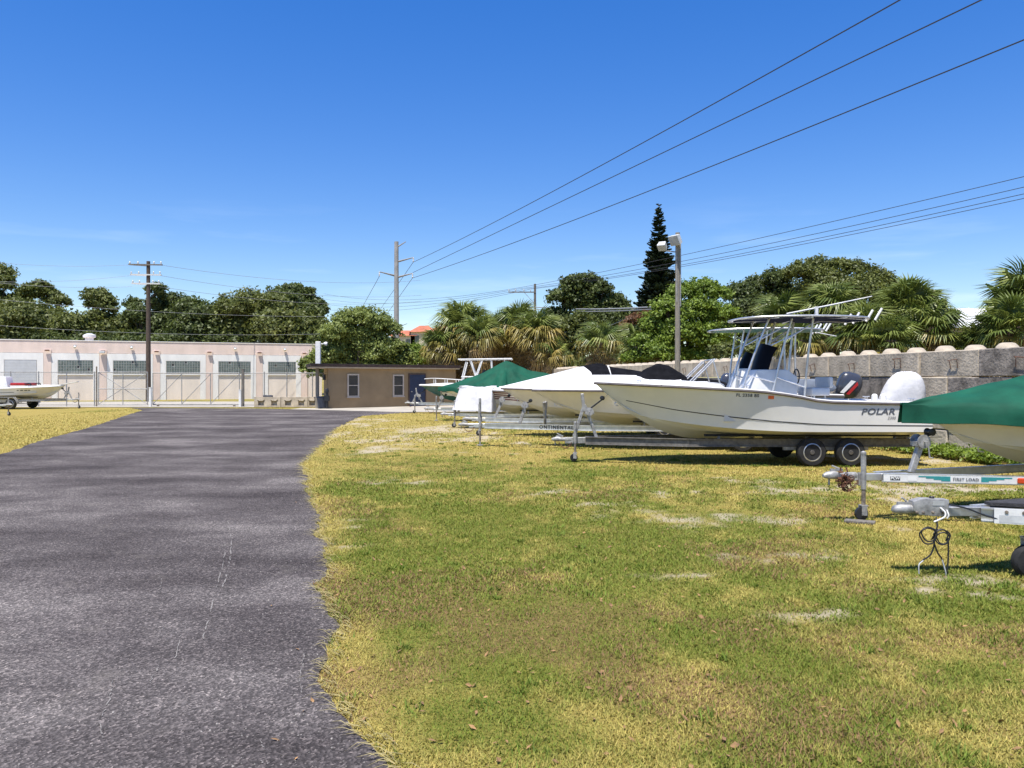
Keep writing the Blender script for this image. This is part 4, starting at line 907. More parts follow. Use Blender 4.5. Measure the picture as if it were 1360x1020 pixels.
for sd in (1, -1): tyre(t0, 1.5, sd*1.22, .31)
b = MB(); b.bar((1.5,-1.22,.31), (1.5,1.22,.31), .05, .05); b.bar((1.5,-.95,.31), (1.5,-.95,tz-.12), .06, .06); b.bar((1.5,.95,.31), (1.5,.95,tz-.12), .06, .06); b.build('axle', 'galv', t0)

# ---------------------------------------------------------------- skiff at the far left, bow to the right
SX, SY, SK = -33.2, 50.2, .62
rs_ = thing('skiff', 'low white flats skiff with red seat parked by the gate at far left', 'boat', (SX, SY, SK), 0)
hk = Hull(5.6, 2.1, [(0,.60), (.5,.66), (.85,.74), (1,.80)], ch=.22, stem=.26)
build_hull(hk, rs_, 'gelcoat', rail='white_metal'); build_deck(hk, rs_, 'deck_white', uf=.75, floor=.35)
stripe(hk, rs_, [(0,.0), (1,.0)], [(0,.3), (.6,.34), (1,.9)], 'gelcoat_cream', u1=.93, name='bottom_band', sides=(1,-1)); stripe(hk, rs_, [(0,.3), (.6,.36)], [(0,.36), (.6,.42)], 'black_line', u1=.55)
for x_, w_ in ((3.20,.10), (3.38,.16), (3.60,.16), (3.80,.10)): b = MB(); b.add([hk.drape(x, z, side=-1) for x, z in ((x_,.49), (x_+w_,.49), (x_+w_,.55), (x_,.55))], [(0,1,2,3)]); b.build('registration_mark', 'lettering_grey', rs_, smooth=0, fix=False)
b = MB(); b.prism([(1.55,-.35,.35), (2.35,-.35,.35), (2.15,-.35,1.36), (1.75,-.35,1.36)], (0,.7,0)); b.build('console_cover', 'vinyl_white', rs_, bev=.06, seg=2)
b = MB(); b.b2((2.5,-.5,.72), (3.65,.5,.80)); b.build('seat_base', 'vinyl_white', rs_, bev=.02); b = MB(); b.b2((2.5,-.48,.80), (3.6,.48,.98)); b.build('seat', 'red_paint', rs_, bev=.05, seg=2)
b = MB(); b.tube(curve([(3.4,-.5,.92), (3.75,-.5,.95), (3.8,-.5,.8)], 5), .03, 8); b.tube(curve([(3.4,.5,.92), (3.75,.5,.95), (3.8,.5,.8)], 5), .03, 8); b.build('seat_arm', 'black_plastic', rs_)
b = MB(); b.bar((5.0,0,.80), (6.4,0,1.04), .34, .04); b.build('bow_pulpit', 'white_metal', rs_); outboard(rs_, -.05, .58, 'cowl_dark')
trailer('galvanized trailer under the low white skiff at far left', (SX, SY, 0), 0, 6.5, 4.8, .85, .62, m='galv', beam=.13, wheels=(2.95, 1.1), wr=.33, keelx=(.3, 4.2), keelz=SK, xs=5.75, zst=1.25, xe=5.45, style='A', jtop=.95, jx=.1, group=None)
trailer('empty galvanized trailer whose tongue enters at the left edge', (-30.0, 40.2, 0), 0, 5.3, 3.0, .8, .60, m='galv', beam=.12, wheels=(1.2,), keelx=(.2, 2.9), keelz=.62, jtop=.85, jx=.25)
# ================================================================ block wall
def on_line(px, A, B):                          # where the view column px meets the ground line A-B
    k = (px-680)/F; (ax, ay), (bx, by) = A, B; t = (k*ay-ax)/((bx-ax)-k*(by-ay)); return t
WA, WB = Vector((11.35, 14.6, 0)), Vector((9.2, 25.4, 0)); wd = (WB-WA).normalized(); wang = math.atan2(wd.y, wd.x)
BL, BH, BT = 1.97, .635, .64
wall = thing('concrete_block_wall', 'long grey wall of stacked precast concrete blocks behind the boats', 'wall', WA+Vector((wd.y,-wd.x,0))*BT, wang)
def block_mesh(mn, seed, knobs):
    r = random.Random(seed); b = MB(); L_, H_ = BL-.035, BH-.016
    nx_, nz_ = 8, 4; g = lambda: r.uniform(-.012, .012)
    b.b2((0, 0, 0), (L_, BT, H_))
    me = b.build('block', mn, None, bev=.018)
    return me
protos = []
for i, mn in enumerate(('concrete', 'concrete', 'concrete_pale', 'concrete_dark')):
    o = block_mesh(mn, i, False); protos.append(o)
kb = MB(); kb.lathe((0,0,0), (0,0,1), [(.24,0), (.22,.05), (.155,.115), (.10,.13), (.01,.132)], 14); knob0 = kb.build('knob', 'concrete', None)
lp = MB(); lp.tube([(-.13,0,.0), (-.11,-.03,.20), (-.15,-.05,.22), (.17,-.05,.22), (.13,-.03,.20), (.10,0,.0)], .009, 6); loop0 = lp.build('lifting_loop', 'rust', None)
rr = random.Random(5); NB = 27
for c in range(4):
    for i in range(-2, NB):
        off = 0 if c % 2 else BL/2
        if c == 3: off = .0
        k = rr.choices((0, 2, 3), (.55, .3, .15))[0]
        x = i*BL+off; D_ = WA.y+wd.y*x
        o = inst(protos[k], wall, (x+rr.uniform(-.008,.008), rr.uniform(-.03,.03) if c < 3 else rr.uniform(-.02,.02), c*BH+rr.uniform(-.004,.004)), (0, 0, rr.uniform(-.006,.006)), (1,1,1), 'block')
        if c == 3:
            for kx in (.25, .75): inst(knob0, o, (BL*kx-.02, BT/2, BH-.022), (0,0,0), (1,1,rr.uniform(.85,1.1)), 'knob')
            if D_ < 34: 
                inst(loop0, o, (BL*.38, BT+.012, .22+rr.uniform(-.06,.04)), (0, rr.uniform(-.25,.25), PI), (1,1,rr.uniform(.7,1.1)), 'lifting_loop')
for o in protos+[knob0, loop0]: bpy.data.objects.remove(o)

# ================================================================ pink warehouse
A_, B_ = (-46.6, 64.8), (-17.9, 76.6); dv = Vector((B_[0]-A_[0], B_[1]-A_[1], 0)); WL = dv.length; dv.normalize(); wz = math.atan2(dv.y, dv.x)
wh = thing('warehouse', 'long low pink and white warehouse with glass block windows across the street', 'building', (A_[0], A_[1], 0), wz)
H = 5.05
# local: x along the front, -y toward the camera
b = MB(); b.b2((0,.02,0), (WL,14,4.02)); b.build('wall', 'stucco_cream', wh)
b = MB(); b.b2((-.02,-.012,4.03), (WL+.02,14.02,H)); b.build('parapet', 'stucco_pink', wh)
b = MB(); b.b2((-.06,-.05,H), (WL+.06,.22,H+.06)); b.b2((-.06,13.8,H), (WL+.06,14.06,H+.06)); b.b2((-.06,.22,H), (.22,13.8,H+.06)); b.b2((WL-.22,.22,H), (WL+.06,13.8,H+.06)); b.build('coping', 'stucco_white', wh)
cols = [-9, 63, 137, 208, 278, 344.5, 404]; ts = [on_line(p, A_, B_)*WL for p in cols]
ts = [ts[0]-2*(ts[1]-ts[0]), ts[0]-(ts[1]-ts[0])]+ts; ts = [t_ for t_ in ts if t_ > .3]
b0 = None
for i, t_ in enumerate(ts):
    b = MB(); b.b2((t_-.28,-.07,0), (t_+.28,.0,4.3)); b.build('pilaster', 'stucco_pink', wh)
    b = MB(); b.box((t_,-.22,4.22), (.34,.14,.10)); b.build('wall_bracket', 'rust', wh)
for i, (a, c) in enumerate(zip(ts[:-1], ts[1:])):
    x0, x1 = a+.30, c-.30; fr = .46
    b = MB(); b.b2((x0,-.05,0), (x0+fr,.0,4.0)); b.b2((x1-fr,-.05,0), (x1,.0,4.0)); b.b2((x0+fr,-.05,3.42), (x1-fr,.0,4.0)); fo = b.build('bay_frame', 'stucco_white', wh)
    wx0, wx1 = x0+fr+.03, x1-fr-.03
    if i == (1 if len(ts) > 7 else 0) or c < on_line(70, A_, B_)*WL:
        d = MB()
        for k in range(14): d.b2((wx0,-.045,.03+k*.24), (wx1,-.03,.03+k*.24+.225)); 
        d.b2((wx0,-.032,.02), (wx1,.015,3.40)); d.build('roll_up_door', 'door_grey', wh)
        continue
    b = MB(); b.b2((wx0,-.03,2.28), (wx1,.015,3.41)); win = b.build('window', 'mortar', wh)
    b = MB(); n_c = 13; n_r = 5; cw = (wx1-wx0)/n_c; chh = 1.10/n_r; bk = MB()
    for p in range(n_c):
        for q in range(n_r):
            tgt = bk if random.random() < .04 else b
            x = wx0+p*cw; z = 2.295+q*chh; tgt.b2((x+.022,-.055 if tgt is b else -.034,z+.022), (x+cw-.022,-.03 if tgt is b else -.031,z+chh-.022))
    g = b.build('glass_blocks', 'glass_block', win); g['kind'] = 'stuff'
    if bk.v: g = bk.build('missing_panes', 'broken_pane', win); g['kind'] = 'stuff'
    b = MB(); b.b2((wx0-.03,-.07,2.17), (wx1+.03,.0,2.27)); b.build('sill', 'stucco_white', win)
for px in (100, 175, 312, 378):
    t_ = on_line(px, A_, B_)*WL; b = MB(); b.box((t_,-.2,4.62), (.22,.2,.14)); b.lathe((t_,-.28,4.6), (0,-.5,-.8), [(.05,0), (.11,.16), (.02,.17)], 12); b.build('wall_lamp', 'lamp_box', wh)
t_ = on_line(136, A_, B_)*WL; b = MB(); b.box((t_,-.30,4.12), (.42,.30,.2)); b.build('security_lamp', 'lamp_box', wh, bev=.02)
t_ = on_line(114, A_, B_)*WL; b = MB(); b.lathe((t_,3,H-.1), (0,0,1), [(.35,0), (.35,.5), (.52,.55), (.52,.75), (.2,.9)], 16); b.build('roof_vent', 'lamp_box', wh)

# ================================================================ brown office
OA, OB = Vector((-11.3, 50.0, 0)), Vector((-3.9, 56.4, 0)); od = (OB-OA); OL = od.length; od.normalize(); oz = math.atan2(od.y, od.x)
off = thing('office_building', 'low flat roofed brown stucco office with blue door', 'building', OA, oz)
sk = Vector((-.3, .95, 0)).normalized()*3.4; c_, s_ = math.cos(-oz), math.sin(-oz); skl = Vector((sk.x*c_-sk.y*s_, sk.x*s_+sk.y*c_, 0))
def par(x0, x1, y0, y1, z0, z1):                # slanted block: depth runs along the skew side
    q = lambda x, y: Vector((x+skl.x*y, skl.y*y, 0)); P = [q(x0,y0), q(x1,y0), q(x1,y1), q(x0,y1)]; m_ = MB(); m_.prism([p+Vector((0,0,z0)) for p in P], (0,0,z1-z0)); return m_
par(0, OL, 0, 1, 0, 2.50).build('wall', 'stucco_brown', off)
par(-1.15, OL+.25, -.10, 1.1, 2.50, 2.58).build('soffit', 'trim_beige', off)
par(-1.22, OL+.32, -.13, 1.12, 2.585, 2.74).build('roof', 'roof_brown', off)
par(-1.26, OL+.36, -.14, 1.14, 2.745, 2.77).build('roof_edge', 'roof_edge', off)
def ox(px): return on_line(px, (OA.x, OA.y), (OB.x, OB.y))*OL
def oh(px, py): q = OA.lerp(OB, ox(px)/OL); return EYE-(py-HY)/F*q.y
for (pa, pb, pt, pbm) in ((461,476.5,496.5,527.5), (521.5,536,497.5,526.5)):
    x0, x1, z1, z0 = ox(pa), ox(pb), oh(pa, pt), oh(pa, pbm)
    b = MB(); b.b2((x0,-.06,z0), (x0+.09,.0,z1)); b.b2((x1-.09,-.06,z0), (x1,.0,z1)); b.b2((x0+.09,-.06,z1-.09), (x1-.09,.0,z1)); b.b2((x0+.09,-.06,z0), (x1-.09,.0,z0+.09)); b.b2((x0+.09,-.045,(z0+z1)/2-.025), (x1-.09,.0,(z0+z1)/2+.025)); wf = b.build('window', 'trim_beige', off)
    for k in (0, 1):
        h_ = (z1-z0)/2; b = MB(); b.b2((x0+.09,-.02-.006*k,z0+.09 if not k else z0+h_+.025), (x1-.09,-.008,z0+h_-.025 if not k else z1-.09)); b.build('pane', 'glass', wf)
    b = MB(); b.b2((x0+.12,-.013,z0+h_+.02), (x1-.12,-.010,z1-.12)); b.b2((x0-.04,-.10,z0-.05), (x1+.04,.0,z0-.002)); b.build('sill', 'trim_beige', wf)
x0, x1 = ox(543.5), ox(564); b = MB(); b.b2((x0,-.05,.02), (x1,.0,2.12)); dr = b.build('door', 'door_blue', off)
b = MB(); b.b2((x0-.07,-.07,0), (x0-.002,-.001,2.19)); b.b2((x1+.002,-.07,0), (x1+.07,-.001,2.19)); b.b2((x0,-.07,2.122), (x1,-.001,2.19)); b.build('door_frame', 'roof_brown', dr)
b = MB(); b.lathe((x0+.12,-.05,1.0), (0,-1,0), [(.02,0), (.02,.05), (.04,.06), (.035,.09)], 12); b.build('handle', 'alu', dr)
b = MB(); b.box((-.02,.5,1.95), (.08,.28,.35)); b.build('meter_box', 'black_plastic', off)
# porch post with the tall white light cabinet, bins beside it
q = at(421.5, 541, 50.3); b = MB(); b.box((0,0,1.28), (.19,.19,2.56)); pp = thing('porch_post', 'tall pale post at the office corner with white box and floodlight on top', 'post', (q.x, q.y, 0))
b.build('post', 'wood_pale', pp, bev=.01)
b = MB(); b.box((.05,0,3.44), (.30,.22,1.42)); b.build('light_cabinet', 'white_metal', pp, bev=.02)
b = MB(); b.tube([(.2,0,4.0), (.42,0,4.02)], .025, 8); b.lathe((.40,0,4.05), (1,0,-.25), [(.05,0), (.11,.08), (.12,.2), (.02,.21)], 14); b.build('floodlight', 'white_metal', pp)
q = at(428, 541, 50.0); o = MB().lathe((0,0,0), (0,0,1), [(.24,0), (.28,.05), (.33,.62), (.35,.63), (.35,.68), (.2,.74), (.02,.75)], 18).build('trash_bin', 'bin_grey'); o.location = (q.x, q.y, .03); tag(o, 'round dark grey trash bin between the porch post and office', 'bin')
q = at(434.3, 541, 49.7); hd_ = thing('hydrant_pipe', 'black standpipe with box standing against the office corner', 'pipe', (q.x, q.y, .03))
b = MB(); b.tube([(0,0,0), (0,0,.95)], .085, 10); b.box((0,0,.62), (.28,.24,.32)); b.lathe((0,0,.95), (0,0,1), [(.1,0), (.12,.1), (.08,.25), (.01,.3)], 12); b.build('standpipe', 'black_plastic', hd_)

# ================================================================ low row of precast blocks by the gate
lowg = 'low precast blocks in front of the fence'
def low_block(px0, px1, label, D=52.3):
    a, c = at(px0, 541, D), at(px1, 541, D); W_ = c.x-a.x-.02; t = thing('precast_block', label, 'concrete block', (a.x, D, .03), 0, lowg)
    b = MB(); b.b2((0,.16,0), (W_,.62,.64)); hs_ = [W_*.26, W_*.76]; xs_ = [0]
    for h_ in hs_: xs_ += [h_-.19, h_+.19]
    xs_.append(W_)
    for k in range(0, len(xs_), 2): b.b2((xs_[k],0,0), (xs_[k+1],.165,.64))
    for h_ in hs_: b.b2((h_-.195,.003,0), (h_+.195,.165,.10)); b.b2((h_-.195,.003,.50), (h_+.195,.165,.637))
    b.build('block', 'concrete', t)
    for h_ in hs_: b = MB(); b.prism([(h_-.24,-.04,.50), (h_+.24,-.04,.50), (h_+.12,-.04,.40), (h_-.12,-.04,.40)], (0,.06,0)); b.build('lip', 'concrete_pale', t)
low_block(337.5, 373, 'left low precast block in front of the chain link fence'); low_block(373.3, 409, 'middle low precast block in front of the chain link fence'); low_block(409.3, 430, 'right low precast block behind the porch post')
q = at(356, 527, 52.6); o = MB().b2((-.3,-.1,0), (.3,.1,.11)).b2((-.22,-.08,.11), (-.1,.08,.13)).b2((.1,-.08,.11), (.22,.08,.13)).build('dark_crate', 'bin_grey', bev=.01); o.location = (q.x, q.y, .672); tag(o, 'flat dark tray lying on the left low block', 'tray')

# ================================================================ fences and gates (D = 53.6)
FD = 53.6
def fx(px): return (px-680)/F*FD
def chainlink(parent, x0, x1, z0, z1, y=0):
    b = MB(); st = .11; w_ = .0028; h = z1-z0
    for k in range(int((x1-x0+h)/st)+1):
        for sd in (1, -1):
            s0 = x0-h+k*st if sd == 1 else x0+k*st; pa = []
            for z in (0, h):
                pa.append((s0+z if sd == 1 else s0-z, z))
            (xa, za), (xb_, zb_) = pa
            def clip(xa, za, xb_, zb_):
                t0, t1 = 0., 1.; d = xb_-xa
                if abs(d) < 1e-6: return None
                ta, tb_ = sorted(((x0-xa)/d, (x1-xa)/d)); t0 = max(t0, ta); t1 = min(t1, tb_)
                return None if t1-t0 < .02 else (xa+d*t0, za+(zb_-za)*t0, xa+d*t1, za+(zb_-za)*t1)
            q = clip(xa, za, xb_, zb_)
            if q: b.add([(q[0]-w_,y+.002*sd,z0+q[1]), (q[0]+w_,y+.002*sd,z0+q[1]), (q[2]+w_,y+.002*sd,z0+q[3]), (q[2]-w_,y+.002*sd,z0+q[3])], [(0,1,2,3)])
    o = b.build('chain_link', 'galv', parent, smooth=0, fix=False); o['kind'] = 'stuff'
def member(parent, name, p, q, r=.03, m='galv'): b = MB(); b.tube([p, q], r, 8); return b.build(name, m, parent)
ZT = 2.28
g1 = thing('gate', 'narrow chain link gate leaf with crossed X bracing left of the wooden pole', 'gate', (fx(130.5), FD, 0)); W1 = fx(196)-fx(130.5)
for z in (.14, 1.18, ZT): member(g1, 'rail', (0,0,z), (W1,0,z))
for x in (0, W1/2, W1): member(g1, 'upright', (x,0,.14), (x,0,ZT))
member(g1, 'brace', (0,0,.16), (W1,0,ZT-.02), .022); member(g1, 'brace', (0,.05,ZT-.02), (W1,.05,.16), .022); chainlink(g1, 0, W1, .14, ZT, .06)
g2 = thing('gate', 'wide chain link sliding gate with three diagonal braces across the driveway end', 'gate', (fx(203), FD, 0)); W2 = fx(318)-fx(203)
for z in (.16, ZT-.06): member(g2, 'rail', (0,0,z), (W2,0,z))
for k in range(4): x = W2*k/3; member(g2, 'upright', (x,0,.16), (x,0,ZT-.06))
for k in range(3): member(g2, 'brace', (W2*k/3,.05,.2), (W2*(k+1)/3,.05,ZT-.1), .022)
for k in (.06, .94):
    b = MB(); b.lathe((W2*k,-.03,.09), (0,1,0), [(.02,0), (.085,.005), (.085,.055), (.02,.06)], 16); b.build('roller_wheel', 'rusty_steel', g2)
chainlink(g2, 0, W2, .16, ZT-.06, .06)
def post(px, z, label, m='galv', r=.045, square=False, D=FD, nm='fence_post'):
    b = MB()
    if square: b.box((0,0,z/2), (r*2,r*2,z)); b.box((0,0,z+.02), (r*2.3,r*2.3,.04))
    else: b.tube([(0,0,0), (0,0,z)], r, 10); b.lathe((0,0,z), (0,0,1), [(r*1.1,0), (r*1.1,.03), (r*.4,.08), (.005,.1)], 10)
    o = b.build(nm, m); o.location = ((px-680)/F*D, D, 0); return tag(o, label, 'post')
post(128.3, 2.6, 'dark steel gate post left of the X braced gate', 'rusty_steel', .045)
post(199.6, 1.25, 'short pale square gate post beside the wooden utility pole', 'white_metal', .07, True, FD-.3)
post(318.9, 1.1, 'short pale square gate post beside the grey wooden post', 'white_metal', .07, True, FD-.35)
post(322.6, 2.45, 'grey wooden fence post at the right end of the wide gate', 'wood_grey', .075, True, FD+.1)
fl = thing('chain_link_fence', 'chain link fence behind the skiff at far left', 'fence', (fx(-60), FD, 0)); WLf = fx(127)-fx(-60)
for k in range(6): member(fl, 'fence_post', (WLf*k/5.04,0,0), (WLf*k/5.04,0,ZT+.05), .035)
member(fl, 'top_rail', (0,0,ZT), (WLf,0,ZT), .022); chainlink(fl, 0, WLf, .05, ZT, .03)
fr_ = thing('chain_link_fence', 'chain link fence above the low precast blocks', 'fence', (fx(324.5), FD, 0)); WR = fx(430)-fx(324.5)
for px in (351, 381, 415): member(fr_, 'fence_post', (fx(px)-fx(324.5),0,0), (fx(px)-fx(324.5),0,ZT+.03), .035)
member(fr_, 'fence_post', (fx(381)-fx(324.5),.06,ZT), (fx(380)-fx(324.5),-.1,ZT+.28), .02)
member(fr_, 'top_rail', (0,0,ZT-.06), (WR,0,ZT-.06), .025); chainlink(fr_, 0, WR, .05, ZT-.06, .04)

# ================================================================ poles and wires
def pole(name, label, px, py_top, D, r0, r1, m, cat='utility pole', base=0):
    t = thing(name, label, cat, ((px-680)/F*D, D, base)); h = at(px, py_top, D).z-base
    b = MB(); b.tube([(0,0,-.1 if not base else 0), (0,0,h*.5), (0,0,h)], [r0, (r0+r1)/2, r1], 14); b.build('pole', m, t); return t, h
up, h = pole('utility_pole', 'dark wooden utility pole with three crossarms standing behind the gate', 197, 347, 64.8, .20, .14, 'wood_pole')
for k, z in enumerate((h-.15, h-.95, h-1.65)):
    dx_ = 1.5-.12*k
    b = MB(); b.bar((-dx_,-.16,z-.12), (-.05,-.16,z-.22), .10, .11); b.bar((-dx_,-.16,z-.12), (dx_*.8,-.16,z-.16), .09, .10); ca = b.build('crossarm', 'lamp_box' if k else 'wood_grey', up)
    for x in (-dx_+.1, -dx_*.5, dx_*.35, dx_*.72):
        b = MB(); b.lathe((x,-.16,z-.08), (0,0,1), [(.03,0), (.07,.05), (.04,.09), (.07,.13), (.03,.2)], 10); b.build('insulator', 'insulator', ca)
st_, h2 = pole('transmission_pole', 'tall grey concrete transmission pole with steel arms rising behind the bright tree', 526.5, 321, 100, .36, .26, 'steel_pole')
def armend(px, py, D=100): q = at(px, py, D); return Vector((q.x-st_.location.x, q.y-100, q.z))
ARM = {'a': (549,342,98.5), 'b': (504,361,98.5), 'c': (548,363,98.5)}
for nm, (px, py, D_) in ARM.items():
    e_ = armend(px, py, D_); s0 = Vector((.3 if px > 526 else -.3, 0, e_.z-.25)); b = MB(); b.tube([s0, e_], [.13,.06], 8); ar = b.build('arm', 'steel_pole', st_)
    b = MB(); b.lathe(e_, (0,-.3,-1), [(.04,0), (.10,.1), (.06,.2), (.10,.3), (.06,.4), (.10,.5), (.04,.6)], 10); b.build('insulator', 'insulator', ar)
b = MB(); b.tube([(.2,0,h2-.6), (1.2,-.3,h2-.05)], [.09,.05], 8); b.build('arm', 'steel_pole', st_)
dp, h3 = pole('utility_pole', 'thin wooden utility pole with one left side crossarm beyond the palms', 710.5, 377, 92, .17, .13, 'wood_grey')
b = MB(); b.bar((-3.0,-.12,h3-.95), (.1,-.12,h3-.95), .1, .12); ca = b.build('crossarm', 'wood_grey', dp); b = MB(); b.bar((-1.2,-.12,h3-1.0), (-.1,-.12,h3-2.2), .04, .05); b.build('brace', 'galv', ca)
for x in (-2.95, -2.2, -1.25, -.5): b = MB(); b.lathe((x,-.12,h3-.88), (0,0,1), [(.03,0), (.06,.05), (.04,.1), (.06,.15), (.03,.3)], 10); b.build('insulator', 'insulator', ca)
# flood light pole in front of the wall
fp, h4 = pole('floodlight_pole', 'grey wooden floodlight pole with two box lamps in front of the block wall', 900, 309, 31.5, .115, .085, 'wood_pale', 'light pole')
b = MB(); b.tube([(.10,-.03,h4*.62), (.10,-.03,h4-.2)], .028, 8); b.tube([(-.05,-.10,h4*.64), (-.05,-.10,h4-.6)], .018, 8); b.build('conduit', 'galv', fp)
def flood(px, py, D, d, up_, sx, sy, sz, nm='floodlight'):
    q = at(px, py, D); q = Vector((q.x-fp.location.x, q.y-fp.location.y, q.z)); d = Vector(d).normalized(); y = Vector(up_).cross(d).normalized(); z = d.cross(y); Rm = Matrix((d, y, z)).transposed()
    b = MB(); 
    def rg(x, k): return [q+Rm @ Vector((x, a*sy*k, c*sz*k)) for a, c in ((-1,-1), (1,-1), (1,1), (-1,1))]
    b.loft([rg(-sx, .45), rg(-sx*.5, .85), rg(sx*.8, 1), rg(sx, 1)]); o = b.build(nm, 'lamp_box', fp, bev=.01)
    b = MB(); b.loft([rg(sx+.001, .9), rg(sx+.012, .9)]); b.build('lens', 'lamp_glass', o)
flood(898, 318, 31.3, (-.72,-.5,-.45), (0,0,1), .14, .24, .20); flood(880, 326, 31.3, (-.35,-.6,-.75), (0,0,1), .16, .16, .15)
q = at(880, 331, 31.4); b = MB(); b.tube([(q.x-fp.location.x, q.y-31.5, q.z-.05), (0,0,at(900,335,31.5).z)], .022, 8); b.build('lamp_arm', 'galv', fp)

WG = 'overhead wires'
def wire(label, pts, r=.018, m='wire', group=None, n=14):
    """straight through 3D points with sag given as the middle point"""
    o = MB().tube(curve(pts, n), r, 5).build('overhead_wire', m, None); return tag(o, label, 'wire', group)
def par_wire(label, P, Q, sag, r=.018, m='wire', group=None):
    P, Q = Vector(P), Vector(Q); pts = [P.lerp(Q, t)-Vector((0,0,sag*4*t*(1-t))) for t in np.linspace(0, 1, 41)]
    o = MB().tube(pts, r, 5).build('overhead_wire', m, None); return tag(o, label, 'wire', group)
def ends(nm): e_ = armend(*ARM[nm]); return st_.location+e_+Vector((0,-.2,-.6))
a_, b_, c_ = ends('a'), ends('b'), ends('c')
def thru(P, Q, k=2.6): return P+(Q-P)*k
LW = [('steepest of the three long wires crossing the sky to the upper right', a_, at(1195,0,28.5)), ('middle of the three long wires crossing the sky to the upper right', a_.lerp(c_, .5)+Vector((0,0,-.3)), at(1303,0,27.5)), ('lowest of the three long wires crossing the sky to the upper right', c_, at(1362,52,27))]
for lb, P, Q in LW:
    # sagging span that continues past the frame to the next pole
    E_ = P+(Q-P)*1.62; E_.z = P.z; tq = 1/1.62; sag = (P.z-Q.z)/(4*tq*(1-tq))
    par_wire(lb, P, E_, sag, .026)
for lb, P, px in (('wire running left and away from the upper right arm of the transmission pole', a_, 462), ('wire running left and away from the left arm of the transmission pole', b_, 445), ('wire running left and away from the lower right arm of the transmission pole', c_, 474)):
    par_wire(lb, P, at(px, 467, 380), .6, .03)
p3 = dp.location
for i, (x, ye, nm) in enumerate(((-2.95,234,'topmost'), (-2.2,248,'second'), (-1.25,257,'third'), (-.5,263,'lowest'))):
    P = Vector((p3.x+x*.9, p3.y-.12, h3-.6)); Q = at(1362, ye, 40+1.2*i); E_ = P+(Q-P)*1.4; E_.z = P.z+.4; t_ = 1/1.4; z_line = lerp(P.z, E_.z, t_); par_wire('%s of four wires rising to the right from the thin pole crossarm' % nm, P, E_, (z_line-Q.z)/(4*t_*(1-t_)), .018)
    par_wire('%s of four wires leaving the thin pole to the left' % nm, P, at(430, 390+7*i, 150), 1.2, .018)
par_wire('thick pale cable pair crossing in front of the dark tree, upper one', (p3.x, p3.y-.2, at(710,408,92).z), at(935,402,60), .35, .06, 'wire_pale'); par_wire('pale cable drooping below the crossarm pole toward the rusty tree', (p3.x, p3.y-.2, at(710,441,92).z), at(848,415,70), 1.0, .04, 'wire_pale')
par_wire('thick pale cable pair crossing in front of the dark tree, lower one', (p3.x, p3.y-.2, at(710,411,92).z), at(935,405,60), .35, .05, 'wire_pale')
ul = up.location
for i, (py, pl, pr_) in enumerate(((352,343,372), (366,372,392), (381,369,400))):
    nm = ('top', 'middle', 'bottom')[i]; z_ = at(197, py, 64.8).z
    par_wire('%s wire leading left from the dark wooden pole' % nm, (ul.x-1.2, ul.y-.2, z_), at(-60, pl, 56), .3, .010, 'wire_pale'); par_wire('%s wire leading right from the dark wooden pole' % nm, (ul.x+.9, ul.y-.2, z_), at(560, pr_, 100), .8, .014, 'wire_pale')
for py, pl, pr_, nm in ((405,392,420,'upper'), (431,428,442,'lower')):
    z_ = at(197, py, 64.8).z; P, Q = at(-60, pl, 60), at(470, pr_, 78)
    par_wire('%s of two low cables passing the wooden pole in front of the trees' % nm, P, Q, .5, .010, 'wire_pale')

# ================================================================ far buildings
q = at(556, 452, 185); fb = thing('red_roof_building', 'distant beige building with red tiled hip roofs above the trees', 'building', (q.x, q.y, 0))
for (x, w_, zt_, zr_) in ((-3.6,5.5,at(0,446,185).z,at(0,441,185).z), (.8,5.2,at(0,441,185).z,at(0,434.5,185).z), (5.6,6.5,at(0,440,185).z,at(0,435,185).z)):
    b = MB(); b.b2((x-w_/2,0,0), (x+w_/2,8,zt_)); wl_ = b.build('wall', 'wall_beige', fb); b = MB(); e_ = .5
    b.add([(x-w_/2-e_,-e_,zt_+.01), (x+w_/2+e_,-e_,zt_+.01), (x+w_/2+e_,8+e_,zt_+.01), (x-w_/2-e_,8+e_,zt_+.01), (x-w_/5,4,zr_+.6), (x+w_/5,4,zr_+.6)], [(0,1,5,4), (1,2,5), (2,3,4,5), (3,0,4), (3,2,1,0)]); b.build('roof', 'roof_red', fb, smooth=0)
    for kx in (-.22, .22): b = MB(); b.b2((x+w_*kx-.45,-.05,zt_-2.3), (x+w_*kx+.45,-.01,zt_-.8)); b.build('window', 'glass', wl_)
q = at(1290, 437, 62); wb = thing('white_roof_building', 'white metal roofed shed showing between the palms at right', 'building', (q.x, q.y, 0))
z1 = at(0, 436, 62).z; z2 = at(0, 409, 66).z; b = MB(); b.b2((-4,0,0), (6.5,9,z1)); b.build('wall', 'wall_beige', wb)
b = MB(); b.add([(-4.4,-.4,z1+.02), (7,-.4,z1+.02), (7,4.5,z2), (-2.6,4.5,z2), (-4.4,9.4,z1+.02), (7,9.4,z1+.02)], [(0,1,2,3), (3,2,5,4), (0,3,4)]); rf = b.build('roof', 'roof_white', wb, smooth=0)
for k in range(12): x = -2.4+k*.78; b = MB(); b.bar((x*1.0-.5,-.36,z1+.06), (x*1.0,4.5,z2+.04), .05, .06); b.build('roof_rib', 'roof_white', rf)
